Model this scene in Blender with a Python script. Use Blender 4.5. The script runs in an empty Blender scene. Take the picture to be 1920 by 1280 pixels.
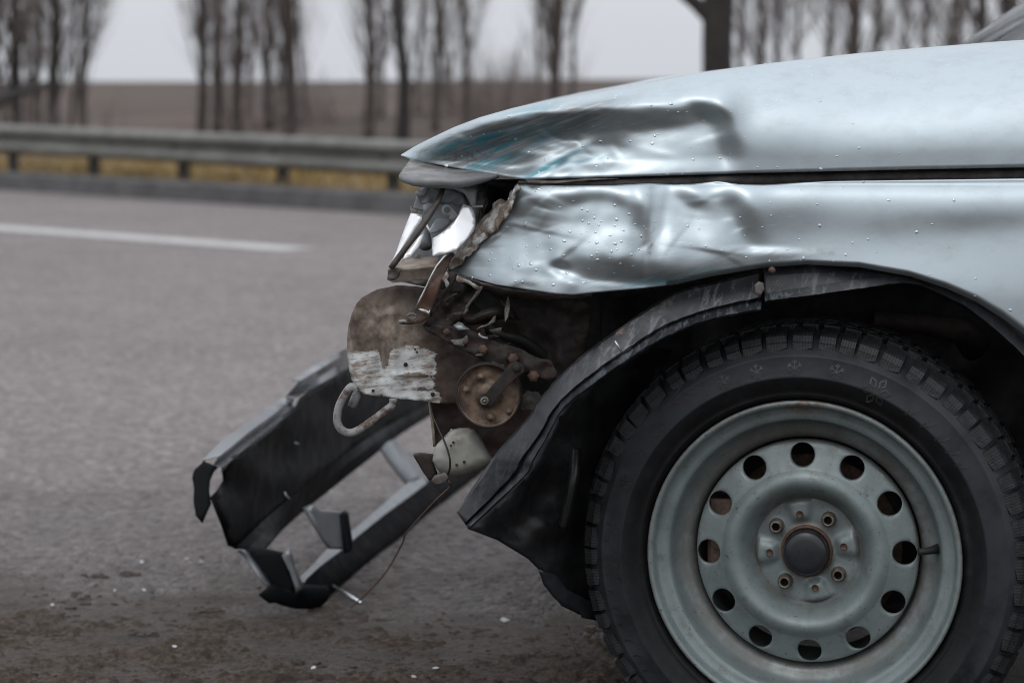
import bpy, bmesh, math, random
import numpy as np
from mathutils import Vector, Matrix, noise as mnoise
from mathutils.geometry import delaunay_2d_cdt
R = math.radians
PI = math.pi
random.seed(7)
rng = np.random.default_rng(7)
sc = bpy.context.scene
col = sc.collection

# ------------------------------------------------------------------ camera, sky, sun, exposure
FPX, HOR, CH = 4533.0, 170.0, 0.862       # lens in px of a 1920 px frame, horizon row, camera height
cam_d = bpy.data.cameras.new('camera')
cam = bpy.data.objects.new('camera', cam_d)
col.objects.link(cam)
cam.location = (0, 0, CH)
cam.rotation_euler = (R(90), 0, 0)
cam_d.sensor_width = 36.0
cam_d.lens = 36.0 * FPX / 1920.0
cam_d.shift_y = -(640.0 - HOR) / 1920.0
cam_d.clip_start = 0.05
cam_d.clip_end = 2000
cam_d.dof.use_dof = True
cam_d.dof.focus_distance = 3.08
cam_d.dof.aperture_fstop = 5.4
cam_d.dof.aperture_blades = 0
sc.camera = cam

w = bpy.data.worlds.new('World')
sc.world = w
w.use_nodes = True
nt = w.node_tree
nt.nodes.clear()
sky = nt.nodes.new('ShaderNodeTexSky')
sky.sky_type = 'NISHITA'
sky.sun_disc = False
sky.sun_elevation = R(48)
sky.sun_rotation = R(200)
sky.air_density = 1.0
sky.dust_density = 4.0
sky.ozone_density = 1.0
hsv = nt.nodes.new('ShaderNodeHueSaturation')
hsv.inputs['Saturation'].default_value = 0.10
hsv.inputs['Value'].default_value = 1.0
# overcast veil: an even cloud layer, brighter overhead than at the horizon (CIE overcast)
tc = nt.nodes.new('ShaderNodeTexCoord')
sep = nt.nodes.new('ShaderNodeSeparateXYZ')
mr = nt.nodes.new('ShaderNodeMapRange')
mr.inputs['From Min'].default_value = 0.0
mr.inputs['From Max'].default_value = 1.0
mr.inputs['To Min'].default_value = 7.4
mr.inputs['To Max'].default_value = 16.0
cmb = nt.nodes.new('ShaderNodeMix'); cmb.data_type = 'RGBA'; cmb.blend_type = 'MULTIPLY'
cmb.inputs['Factor'].default_value = 1.0
cmb.inputs['A'].default_value = (0.935, 0.975, 1.045, 1)
mixv = nt.nodes.new('ShaderNodeMix'); mixv.data_type = 'RGBA'
mixv.inputs['Factor'].default_value = 0.88
bg = nt.nodes.new('ShaderNodeBackground')
bg.inputs['Strength'].default_value = 0.10
wo = nt.nodes.new('ShaderNodeOutputWorld')
L = nt.links.new
L(tc.outputs['Generated'], sep.inputs[0])
L(sep.outputs['Z'], mr.inputs['Value'])
L(mr.outputs['Result'], cmb.inputs['B'])
L(sky.outputs['Color'], hsv.inputs['Color'])
L(hsv.outputs['Color'], mixv.inputs['A'])
L(cmb.outputs['Result'], mixv.inputs['B'])
L(mixv.outputs['Result'], bg.inputs['Color'])
L(bg.outputs['Background'], wo.inputs['Surface'])

sun_d = bpy.data.lights.new('sun', 'SUN')
sun_d.energy = 0.6
sun_d.angle = R(25)
sun_d.color = (1.0, 0.97, 0.93)
sun = bpy.data.objects.new('sun', sun_d)
col.objects.link(sun)
sun.rotation_euler = (R(40), 0, R(-18))

sc.view_settings.view_transform = 'Standard'
sc.view_settings.look = 'None'
sc.view_settings.exposure = 0.0
sc.view_settings.gamma = 1.0
sc.view_settings.use_curve_mapping = False
sc.render.engine = 'CYCLES'
sc.cycles.use_denoising = True
sc.cycles.denoising_prefilter = 'ACCURATE'
sc.cycles.filter_width = 1.0
sc.cycles.use_adaptive_sampling = False
sc.cycles.sample_clamp_indirect = 4.0
sc.cycles.max_bounces = 8
sc.cycles.transparent_max_bounces = 8
sc.cycles.caustics_refractive = False
sc.cycles.caustics_reflective = False

# ------------------------------------------------------------------ helpers
def P(u, v, d):
    return Vector(((u - 960.0) * d / FPX, d, CH - (v - HOR) * d / FPX))

def zz(ox, oy, s):                 # point lists read off an enlarged view: origin and scale
    return lambda *pts: [(ox + x / s, oy + y / s) for x, y in pts]
Z1 = zz(700, 300, 4.923)
Z2 = zz(730, 240, 4.8)
Z3 = zz(740, 480, 5.334)
Z4 = zz(780, 640, 4.571)
Z5 = zz(1000, 480, 4.0)
ZP = zz(620, 480, 2.667)
ZB = zz(340, 620, 2.285)
ZC = zz(420, 820, 3.556)
ZT = zz(340, 640, 3.556)
ZL = zz(840, 780, 2.559)

def smooth(e0, e1, x):
    t = np.clip((np.asarray(x, float) - e0) / (e1 - e0), 0, 1)
    return t * t * (3 - 2 * t)

def lin(pts):
    xs = [p[0] for p in pts]; ys = [p[1] for p in pts]
    return lambda x: np.interp(x, xs, ys)

def spline(pts, n):                # Catmull-Rom through points of any dimension
    pts = [np.array(p, float) for p in pts]
    out = []
    m = len(pts)
    for k in range(n):
        t = k / (n - 1) * (m - 1)
        i = min(int(t), m - 2); f = t - i
        p0 = pts[max(i - 1, 0)]; p1 = pts[i]; p2 = pts[i + 1]; p3 = pts[min(i + 2, m - 1)]
        out.append(0.5 * (2 * p1 + (p2 - p0) * f + (2 * p0 - 5 * p1 + 4 * p2 - p3) * f * f + (3 * p1 - p0 - 3 * p2 + p3) * f ** 3))
    return out

def origin(o):
    v = Vector((0, 0, 0))
    while o is not None:
        v += o.location; o = o.parent
    return v

def mesh_obj(name, verts, faces, m, parent=None, smooth_sh=True, loc=None):
    """verts in world space; the object sits at its parent's origin (or at loc)"""
    me = bpy.data.meshes.new(name)
    base = Vector(loc) if loc is not None else origin(parent)
    me.from_pydata([Vector(v) - base for v in verts], [], faces)
    me.validate()
    if smooth_sh:
        me.polygons.foreach_set('use_smooth', [True] * len(me.polygons))
    me.update()
    me.materials.append(m)
    o = bpy.data.objects.new(name, me)
    col.objects.link(o)
    if parent is not None:
        o.parent = parent
        o.location = base - origin(parent)
    else:
        o.location = base
    return o

def thing(name, label, cat, loc=(0, 0, 0), group=None):
    o = bpy.data.objects.new(name, None)
    o.empty_display_size = 0.1
    col.objects.link(o)
    o.location = loc
    o['label'] = label; o['category'] = cat
    if group: o['group'] = group
    return o

def tag(o, label, cat, group=None):
    o['label'] = label; o['category'] = cat
    if group: o['group'] = group
    return o

def struct(o):
    o['kind'] = 'structure'; return o

def stuff(o):
    o['kind'] = 'stuff'; return o

def solid(o, t, offset=-1.0):
    md = o.modifiers.new('thickness', 'SOLIDIFY'); md.thickness = t; md.offset = offset
    return o

def bevel(o, wd, seg=2):
    md = o.modifiers.new('bevel', 'BEVEL'); md.width = wd; md.segments = seg; md.limit_method = 'ANGLE'; md.angle_limit = R(40)
    return o

def attr(o, name, vals):
    a = o.data.attributes.new(name, 'FLOAT', 'POINT')
    a.data.foreach_set('value', np.asarray(vals, dtype=np.float32))

def seg_dist(p, a, b):
    ax, ay = a; bx, by = b
    dx, dy = bx - ax, by - ay
    l2 = dx * dx + dy * dy or 1e-9
    t = max(0, min(1, ((p[0] - ax) * dx + (p[1] - ay) * dy) / l2))
    return math.hypot(p[0] - ax - t * dx, p[1] - ay - t * dy)

def edge_dist(p, poly):
    return min(seg_dist(p, poly[i], poly[(i + 1) % len(poly)]) for i in range(len(poly)))

def inside(p, poly):
    c = False; n = len(poly); x, y = p
    for i in range(n):
        x1, y1 = poly[i]; x2, y2 = poly[(i + 1) % n]
        if (y1 > y) != (y2 > y) and x < (x2 - x1) * (y - y1) / (y2 - y1) + x1:
            c = not c
    return c

def nz(u, v, s, seed=0.0):
    return mnoise.noise(Vector((u / s, v / s, seed * 7.31)))

def ragged(poly, amp=1.5, step=7, seed=0):
    """resample a polygon and jitter it, for torn and cut edges"""
    out = []
    n = len(poly)
    for i in range(n):
        a = poly[i]; b = poly[(i + 1) % n]
        l = math.hypot(b[0] - a[0], b[1] - a[1]); k = max(1, int(l / step))
        for j in range(k):
            f = j / k
            x = a[0] + (b[0] - a[0]) * f; y = a[1] + (b[1] - a[1]) * f
            if j:
                x += amp * nz(x, y, 9, seed + 1); y += amp * nz(x, y, 9, seed + 5)
            out.append((x, y))
    return out

def sheet(name, poly, d, m, parent, step=8.0, thick=0.0015, flat=False):
    """a sheet cut to an outline; d is a depth or a function of the outline coordinates"""
    df = d if callable(d) else (lambda u, v: d)
    pts = [Vector((p[0], -p[1])) for p in poly]
    n = len(pts)
    edges = [(i, (i + 1) % n) for i in range(n)]
    us = [p[0] for p in poly]; vs = [p[1] for p in poly]
    inner = []
    y = min(vs) + step / 2; row = 0
    while y < max(vs):
        x = min(us) + (step / 2 if row % 2 else step)
        while x < max(us):
            if inside((x, y), poly) and edge_dist((x, y), poly) > step * 0.4:
                inner.append(Vector((x, -y)))
            x += step
        y += step * 0.87; row += 1
    r = delaunay_2d_cdt(pts + inner, edges, [], 1, 1e-4)
    verts = [P(p[0], -p[1], df(p[0], -p[1])) for p in r[0]]
    faces = [f for f in r[2]]
    o = mesh_obj(name, verts, faces, m, parent, not flat)
    # outward normals face the camera side
    bm = bmesh.new(); bm.from_mesh(o.data)
    for f in bm.faces:
        f.normal_update()
        if f.normal.y > 0: f.normal_flip()
    bm.to_mesh(o.data); bm.free()
    if thick: solid(o, thick)
    return o

def loft(name, rows, m, parent, thick=0.0, closed=False, smooth_sh=True):
    """rows: lists of world points of equal length"""
    n = len(rows[0])
    verts = [v for r in rows for v in r]
    faces = []
    for i in range(len(rows) - 1):
        for j in range(n if closed else n - 1):
            a = i * n + j; b = i * n + (j + 1) % n
            faces.append((a, b, b + n, a + n))
    o = mesh_obj(name, verts, faces, m, parent, smooth_sh)
    if thick: solid(o, thick)
    return o

def ribbon(name, lines, m, parent, n=40, thick=0.002, wob=0.0, seed=0, sharp=()):
    """lines: several polylines of (u,v,d), splined and lofted side by side"""
    rows = []
    for k, ln in enumerate(lines):
        r = spline(ln, n)
        if wob:
            r = [(p[0] + wob * nz(p[0], p[1], 14, seed + k), p[1] + wob * nz(p[0], p[1], 11, seed + k + 9), p[2] + wob * 0.0012 * nz(p[0], p[1], 16, seed + 3 + k)) for p in r]
        rows.append([P(*p) for p in r])
    o = loft(name, rows, m, parent, thick)
    if sharp:
        want = set(range(len(lines))) if sharp is True else set(sharp)
        a = o.data.attributes.new('sharp_edge', 'BOOLEAN', 'EDGE')
        a.data.foreach_set('value', [(e.vertices[0] // n == e.vertices[1] // n) and (e.vertices[0] // n in want) for e in o.data.edges])
    return o

def sweep(pts, rad, sides=8, cap=True):
    """tube along world points: verts and faces; rad is a number or a list"""
    pts = [Vector(p) for p in pts]
    n = len(pts)
    rs = rad if isinstance(rad, (list, tuple)) else [rad] * n
    verts, faces = [], []
    up = Vector((0.13, 0.31, 0.94)).normalized()
    prev = None
    for i, p in enumerate(pts):
        t = (pts[min(i + 1, n - 1)] - pts[max(i - 1, 0)]).normalized()
        a = (prev - t * prev.dot(t)) if prev is not None else up.cross(t)
        if a.length < 1e-4: a = Vector((1, 0, 0)).cross(t)
        a.normalize(); b = t.cross(a); prev = a
        for k in range(sides):
            an = 2 * PI * k / sides
            verts.append(p + (a * math.cos(an) + b * math.sin(an)) * rs[i])
    for i in range(n - 1):
        for k in range(sides):
            q = i * sides + k; r2 = i * sides + (k + 1) % sides
            faces.append((q, r2, r2 + sides, q + sides))
    if cap:
        faces.append(tuple(range(sides))[::-1]); faces.append(tuple((n - 1) * sides + k for k in range(sides)))
    return verts, faces

def tube(name, pts, rad, m, parent, sides=10):
    v, f = sweep(pts, rad, sides)
    return mesh_obj(name, v, f, m, parent)

def box_vf(c, sx, sy, sz, rot=None):
    vs = []
    for x in (-1, 1):
        for y in (-1, 1):
            for z in (-1, 1):
                p = Vector((x * sx / 2, y * sy / 2, z * sz / 2))
                if rot: p = rot @ p
                vs.append(Vector(c) + p)
    fs = [(0, 1, 3, 2), (4, 6, 7, 5), (0, 4, 5, 1), (2, 3, 7, 6), (0, 2, 6, 4), (1, 5, 7, 3)]
    return vs, fs

# ------------------------------------------------------------------ materials
class NM:
    def __init__(s, name):
        s.m = bpy.data.materials.new(name); s.m.use_nodes = True
        s.t = s.m.node_tree; s.b = s.t.nodes['Principled BSDF']
        s.tc = s.t.nodes.new('ShaderNodeTexCoord')
    def link(s, a, b): s.t.links.new(a, b)
    def map(s, scale=(1, 1, 1), rot=(0, 0, 0), loc=(0, 0, 0)):
        n = s.t.nodes.new('ShaderNodeMapping')
        n.inputs['Scale'].default_value = scale; n.inputs['Rotation'].default_value = rot; n.inputs['Location'].default_value = loc
        s.link(s.tc.outputs['Object'], n.inputs['Vector']); return n.outputs[0]
    def streak(s, along, across, phi, loc=(0, 0, 0)):
        n = s.t.nodes.new('ShaderNodeMapping'); n.vector_type = 'TEXTURE'
        n.inputs['Scale'].default_value = (1 / along, 1 / along, 1 / across); n.inputs['Rotation'].default_value = (0, R(-phi), 0); n.inputs['Location'].default_value = loc
        s.link(s.tc.outputs['Object'], n.inputs['Vector']); return n.outputs[0]
    def noise(s, scale, detail=4, rough=0.55, vec=None, dist=0.0):
        n = s.t.nodes.new('ShaderNodeTexNoise')
        n.inputs['Scale'].default_value = scale; n.inputs['Detail'].default_value = detail
        n.inputs['Roughness'].default_value = rough; n.inputs['Distortion'].default_value = dist
        s.link(vec if vec is not None else s.tc.outputs['Object'], n.inputs['Vector']); return n.outputs['Fac']
    def voronoi(s, scale, vec=None, feature='F1'):
        n = s.t.nodes.new('ShaderNodeTexVoronoi'); n.feature = feature
        n.inputs['Scale'].default_value = scale
        s.link(vec if vec is not None else s.tc.outputs['Object'], n.inputs['Vector']); return n
    def ramp(s, fac, lo, hi, a=0.0, b=1.0):
        n = s.t.nodes.new('ShaderNodeMapRange'); n.interpolation_type = 'SMOOTHSTEP'
        n.inputs['From Min'].default_value = lo; n.inputs['From Max'].default_value = hi
        n.inputs['To Min'].default_value = a; n.inputs['To Max'].default_value = b
        s.link(fac, n.inputs['Value']); return n.outputs[0]
    def math(s, op, a, b=None):
        n = s.t.nodes.new('ShaderNodeMath'); n.operation = op
        for i, x in enumerate((a, b)):
            if x is None: continue
            if isinstance(x, (int, float)): n.inputs[i].default_value = x
            else: s.link(x, n.inputs[i])
        return n.outputs[0]
    def mix(s, fac, a, b):
        n = s.t.nodes.new('ShaderNodeMix'); n.data_type = 'RGBA'
        if isinstance(fac, (int, float)): n.inputs['Factor'].default_value = fac
        else: s.link(fac, n.inputs['Factor'])
        for k, x in (('A', a), ('B', b)):
            if isinstance(x, tuple): n.inputs[k].default_value = (*x, 1)
            else: s.link(x, n.inputs[k])
        return n.outputs['Result']
    def attr(s, name):
        n = s.t.nodes.new('ShaderNodeAttribute'); n.attribute_name = name; return n.outputs['Fac']
    def xyz(s):
        n = s.t.nodes.new('ShaderNodeSeparateXYZ'); s.link(s.tc.outputs['Object'], n.inputs[0]); return n.outputs
    def bump(s, h, strength=0.3, dist=0.001, chain=None):
        n = s.t.nodes.new('ShaderNodeBump'); n.inputs['Strength'].default_value = strength; n.inputs['Distance'].default_value = dist
        s.link(h, n.inputs['Height'])
        if chain is not None: s.link(chain, n.inputs['Normal'])
        s.link(n.outputs[0], s.b.inputs['Normal']); return n.outputs[0]
    def set(s, **k):
        for kk, v in k.items():
            i = s.b.inputs[{'color': 'Base Color', 'rough': 'Roughness', 'metal': 'Metallic', 'coat': 'Coat Weight', 'coatr': 'Coat Roughness', 'spec': 'Specular IOR Level', 'trans': 'Transmission Weight', 'ior': 'IOR'}[kk]]
            if isinstance(v, tuple): i.default_value = (*v, 1)
            elif isinstance(v, (int, float)): i.default_value = v
            else: s.link(v, i)
        return s

def simple(name, c1, c2=None, scale=60, rough=0.5, metal=0.0, lo=0.35, hi=0.65, bump=0.0, bscale=None, bdist=0.001, detail=5, spec=0.5):
    n = NM(name)
    c2 = c2 or tuple(x * 0.75 for x in c1)
    f = n.ramp(n.noise(scale, detail, 0.6), lo, hi)
    n.set(color=n.mix(f, c1, c2), metal=metal, spec=spec)
    n.set(rough=n.ramp(n.noise(scale * 2.3, 3), 0.3, 0.7, max(rough - 0.08, 0.02), min(rough + 0.1, 1)))
    if bump: n.bump(n.noise(bscale or scale * 3, 5, 0.65), bump, bdist)
    return n.m

M = {}
def make_paint():
    n = NM('silver_paint')
    scuff, teal, dirt = n.attr('scuff'), n.attr('teal'), n.attr('dirt')
    st = n.noise(9, 7, 0.66, n.streak(1.2, 16, 19), 0.5)     # scrape streaks running back along the dent
    st2 = n.noise(13, 5, 0.6, n.streak(2.2, 40, 6), 0.2)
    s1 = n.math('MULTIPLY', n.ramp(st, 0.30, 0.60), scuff)
    base = n.mix(n.noise(3, 2), (0.470, 0.535, 0.566), (0.500, 0.562, 0.592))
    c = n.mix(s1, base, (0.235, 0.25, 0.26))
    dk = n.math('MULTIPLY', n.ramp(n.noise(6, 7, 0.7, n.streak(2.0, 11, 17, (3, 1, 2)), 0.8), 0.48, 0.66), scuff)
    c = n.mix(dk, c, (0.17, 0.15, 0.135))
    tl = n.math('MULTIPLY', n.ramp(n.noise(8, 5, 0.65, n.streak(1.6, 14, 25, (5, 2, 1)), 0.3), 0.40, 0.53), teal)
    c = n.mix(tl, c, (0.035, 0.24, 0.31))
    ht = n.math('MULTIPLY', n.ramp(st2, 0.60, 0.74), n.attr('hairline'))
    c = n.mix(n.math('MULTIPLY', ht, 0.7), c, (0.83, 0.87, 0.88))
    d1 = n.math('MULTIPLY', n.ramp(n.noise(120, 5, 0.7), 0.42, 0.62), dirt)
    c = n.mix(d1, c, (0.10, 0.075, 0.06))
    specks = n.ramp(n.voronoi(95).outputs['Distance'], 0.05, 0.09, 1, 0)
    specks = n.math('MULTIPLY', specks, n.ramp(n.noise(17, 2), 0.60, 0.66))
    c = n.mix(n.math('MULTIPLY', specks, 0.7), c, (0.12, 0.13, 0.14))
    film = n.math('MULTIPLY', n.ramp(n.noise(24, 6, 0.72, n.streak(1.0, 2.2, 4)), 0.42, 0.72), 0.20)
    c = n.mix(film, c, (0.27, 0.27, 0.26))
    n.set(color=c)
    rr = n.math('ADD', n.ramp(n.noise(40, 4), 0.3, 0.7, 0.41, 0.47), n.math('MULTIPLY', s1, 0.15))
    n.set(rough=rr, metal=n.math('SUBTRACT', 0.86, n.math('MULTIPLY', n.math('MAXIMUM', d1, n.math('MAXIMUM', tl, dk)), 0.7)), coat=n.math('SUBTRACT', 0.22, n.math('MULTIPLY', s1, 0.2)), coatr=0.16)
    hb = n.math('MULTIPLY', st, scuff)
    hb2 = n.math('ADD', hb, n.math('MULTIPLY', n.noise(26, 3), 0.10))
    n.bump(hb2, 0.10, 0.0016)
    M['paint'] = n.m
make_paint()

def make_plate():
    n = NM('rusted_plate')
    x = n.xyz()
    big = n.noise(14, 5, 0.6); fine = n.noise(90, 6, 0.7)
    rust = n.mix(n.ramp(fine, 0.3, 0.7), (0.034, 0.0215, 0.0175), (0.075, 0.050, 0.037))
    beige = n.mix(n.ramp(fine, 0.35, 0.7), (0.30, 0.250, 0.203), (0.135, 0.100, 0.077))
    wt = n.mix(n.ramp(n.noise(26, 8, 0.8, n.streak(0.7, 3.2, 8)), 0.44, 0.60), (0.56, 0.575, 0.57), (0.21, 0.165, 0.13))
    f1 = n.math('MULTIPLY', n.attr('beige'), n.ramp(big, 0.30, 0.52))
    c = n.mix(f1, rust, beige)
    f2 = n.ramp(n.math('ADD', n.attr('white'), n.math('MULTIPLY', n.math('SUBTRACT', n.noise(34, 7, 0.8, n.map((0.5, 1, 1.5))), 0.5), 2.6)), 0.45, 0.62)
    f2 = n.math('MULTIPLY', f2, n.ramp(n.attr('white'), 0.02, 0.2))
    c = n.mix(f2, c, wt)
    sp = n.ramp(n.noise(150, 3, 0.6), 0.66, 0.72)
    c = n.mix(n.math('MULTIPLY', sp, 0.85), c, (0.05, 0.022, 0.013))
    run = n.math('MULTIPLY', n.ramp(n.noise(10, 5, 0.65, n.map((4, 1, 0.7))), 0.60, 0.70), 0.75)
    c = n.mix(run, c, (0.085, 0.043, 0.026))
    n.set(color=c, rough=n.ramp(f2, 0, 1, 0.72, 0.5))
    n.bump(n.math('ADD', fine, n.math('MULTIPLY', f2, 0.5)), 0.45, 0.0012)
    M['plate'] = n.m
make_plate()

M['rust_dark'] = simple('dark_rust', (0.034, 0.0225, 0.019), (0.014, 0.0115, 0.011), 34, 0.7, 0.15, bump=0.5, bscale=120, bdist=0.0015)
M['rust_red'] = simple('red_rust', (0.062, 0.034, 0.026), (0.030, 0.019, 0.016), 40, 0.72, bump=0.35, bscale=140)
M['rust_strap'] = simple('strap_rust', (0.125, 0.070, 0.045), (0.048, 0.032, 0.026), 55, 0.6, 0.3, bump=0.3)
M['rust_disc'] = simple('horn_rust', (0.19, 0.135, 0.093), (0.060, 0.037, 0.029), 50, 0.6, 0.25, bump=0.4, bscale=200)
M['bare_steel'] = simple('bright_steel_edge', (0.62, 0.63, 0.64), (0.38, 0.36, 0.34), 90, 0.35, 0.8)
M['torn'] = simple('torn_edge', (0.15, 0.115, 0.09), (0.36, 0.36, 0.35), 75, 0.6, 0.1, 0.42, 0.60, bump=0.6, bscale=110, bdist=0.002)
M['torn_dark'] = simple('torn_flange', (0.060, 0.048, 0.041), (0.145, 0.135, 0.125), 60, 0.6, 0.1, bump=0.5, bscale=120, bdist=0.002)
M['white_pl'] = simple('white_plastic', (0.88, 0.89, 0.89), (0.80, 0.81, 0.81), 60, 0.30)
M['mirror'] = simple('aluminised_reflector', (0.93, 0.94, 0.95), (0.88, 0.89, 0.90), 60, 0.38, 0.6)
M['lightgrey_pl'] = simple('light_grey_plastic', (0.50, 0.52, 0.54), (0.40, 0.42, 0.44), 60, 0.35)
M['grey_pl'] = simple('grey_plastic', (0.215, 0.24, 0.255), (0.15, 0.17, 0.182), 30, 0.4)
M['beige_pl'] = simple('beige_plastic', (0.40, 0.34, 0.285), (0.24, 0.19, 0.15), 50, 0.55, bump=0.2)
M['bar'] = simple('brown_bar', (0.060, 0.048, 0.042), (0.035, 0.029, 0.026), 70, 0.42, bump=0.1)
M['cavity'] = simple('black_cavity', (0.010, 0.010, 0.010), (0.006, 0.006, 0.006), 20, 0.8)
M['inner'] = simple('sooty_inner', (0.022, 0.019, 0.018), (0.010, 0.010, 0.010), 25, 0.7, bump=0.5, bscale=60, bdist=0.003)
M['liner'] = simple('black_liner', (0.008, 0.0085, 0.0092), (0.015, 0.0155, 0.016), 30, 0.45, bump=0.25, bscale=90)
M['gutter'] = simple('dirty_gutter', (0.030, 0.027, 0.026), (0.085, 0.075, 0.068), 40, 0.6, bump=0.2)
n = NM('grey_trim')
_c = n.mix(n.ramp(n.noise(30, 5, 0.65), 0.35, 0.7), (0.25, 0.262, 0.275), (0.19, 0.195, 0.20))
_c = n.mix(n.math('MULTIPLY', n.attr('dirt'), n.ramp(n.noise(42, 6, 0.72, n.map((0.5, 1, 2.2))), 0.36, 0.60)), _c, (0.125, 0.098, 0.080))
_c = n.mix(n.math('MULTIPLY', n.attr('dirt'), n.ramp(n.noise(30, 5, 0.7, n.map((0.6, 1, 3.0), (0, 0, 0), (2, 0, 0))), 0.56, 0.66)), _c, (0.03, 0.026, 0.024))
n.set(color=_c, rough=0.42, metal=0.1); n.bump(n.noise(70, 4), 0.1, 0.001); M['trim'] = n.m
M['tank'] = simple('dirty_tank', (0.30, 0.30, 0.265), (0.17, 0.14, 0.11), 26, 0.45, 0.0, 0.45, 0.72, bump=0.1)
M['hookpaint'] = simple('chipped_hook_paint', (0.235, 0.235, 0.23), (0.085, 0.050, 0.035), 44, 0.5, 0.0, 0.50, 0.62, bump=0.3)
M['silver_pl'] = simple('bumper_silver', (0.24, 0.255, 0.27), (0.19, 0.20, 0.21), 20, 0.38, 0.35)
M['bumper_black'] = simple('bumper_black', (0.0065, 0.0075, 0.0085), (0.011, 0.012, 0.0135), 12, 0.55, bump=0.1, bscale=60, spec=0.08)
M['bumper_gloss_lit'] = simple('bumper_gloss_lit', (0.105, 0.115, 0.125), (0.125, 0.135, 0.145), 12, 0.18, bump=0.03, bscale=60, spec=0.8)  # base colour lightened to paint in the sky's sheen on the black rail
M['bumper_dirty'] = simple('bumper_underside', (0.007, 0.007, 0.008), (0.040, 0.029, 0.023), 14, 0.8, 0.0, 0.58, 0.82, spec=0.05)
M['copper'] = simple('copper_wire', (0.17, 0.095, 0.065), (0.10, 0.06, 0.045), 200, 0.5, 0.2)
M['wire'] = simple('black_wire', (0.018, 0.017, 0.017), None, 100, 0.5)
M['pin'] = simple('bright_pin', (0.75, 0.77, 0.78), (0.6, 0.61, 0.62), 80, 0.25, 0.9)
M['cap'] = simple('black_cap', (0.018, 0.020, 0.023), (0.014, 0.015, 0.017), 30, 0.32)
M['bolt'] = simple('weathered_bolt', (0.19, 0.165, 0.14), (0.10, 0.075, 0.058), 150, 0.5, 0.5)
M['hubrust'] = simple('hub_rust', (0.105, 0.058, 0.040), (0.055, 0.032, 0.024), 120, 0.65, 0.2)
M['brake'] = simple('brake_rust', (0.17, 0.115, 0.085), (0.07, 0.045, 0.035), 60, 0.55, 0.5, bump=0.3)
M['glass_w'] = simple('windscreen', (0.055, 0.065, 0.072), (0.05, 0.06, 0.066), 5, 0.08, 0.0)
M['rubber_dark'] = simple('dark_seal', (0.012, 0.012, 0.012), None, 40, 0.6)

def make_scuffed():
    n = NM('scuffed_black_plastic')
    st = n.noise(10, 7, 0.72, n.streak(2.5, 9, 70), 0.6)
    spk = n.ramp(n.noise(230, 4, 0.7), 0.56, 0.64)
    c = n.mix(n.ramp(n.noise(18, 4), 0.35, 0.7), (0.013, 0.0145, 0.0175), (0.022, 0.0235, 0.0275))
    c = n.mix(n.math('MULTIPLY', n.ramp(st, 0.52, 0.60), n.attr('scuff')), c, (0.095, 0.108, 0.12))
    c = n.mix(n.math('MULTIPLY', n.ramp(n.noise(26, 5, 0.7, n.map((2, 2, 2), (0, 0, 0), (3, 0, 0))), 0.55, 0.66), n.attr('mud')), c, (0.165, 0.125, 0.105))
    c = n.mix(n.math('MULTIPLY', spk, 0.6), c, (0.018, 0.019, 0.021))
    n.set(color=c, rough=n.ramp(n.noise(35, 4), 0.3, 0.7, 0.36, 0.52))
    n.bump(n.math('ADD', n.noise(150, 4, 0.7), n.math('MULTIPLY', n.noise(30, 4), 1.4)), 0.35, 0.0012)
    M['scuffed'] = n.m
make_scuffed()

def make_rim():
    n = NM('grey_rim_paint')
    c = n.mix(n.ramp(n.noise(22, 5, 0.6), 0.35, 0.7), (0.205, 0.250, 0.252), (0.160, 0.196, 0.198))
    dirt = n.math('MAXIMUM', n.ramp(n.noise(48, 7, 0.78), 0.48, 0.70), n.math('MULTIPLY', n.attr('grime'), n.ramp(n.noise(30, 6, 0.7), 0.25, 0.6)))
    c = n.mix(n.math('MULTIPLY', dirt, 0.62), c, (0.085, 0.076, 0.064))
    rz = n.attr('rust')
    c = n.mix(n.math('MULTIPLY', rz, n.ramp(n.noise(120, 5, 0.7), 0.40, 0.60)), c, (0.155, 0.085, 0.055))
    spk = n.ramp(n.noise(210, 2, 0.5), 0.68, 0.72)
    c = n.mix(n.math('MULTIPLY', spk, 0.7), c, (0.06, 0.055, 0.05))
    n.set(color=c, rough=n.ramp(n.noise(30, 4), 0.3, 0.7, 0.36, 0.50), metal=0.15, coat=0.12, coatr=0.3)
    n.bump(n.noise(90, 5, 0.6), 0.12, 0.0008)
    M['rim'] = n.m
make_rim()

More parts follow.
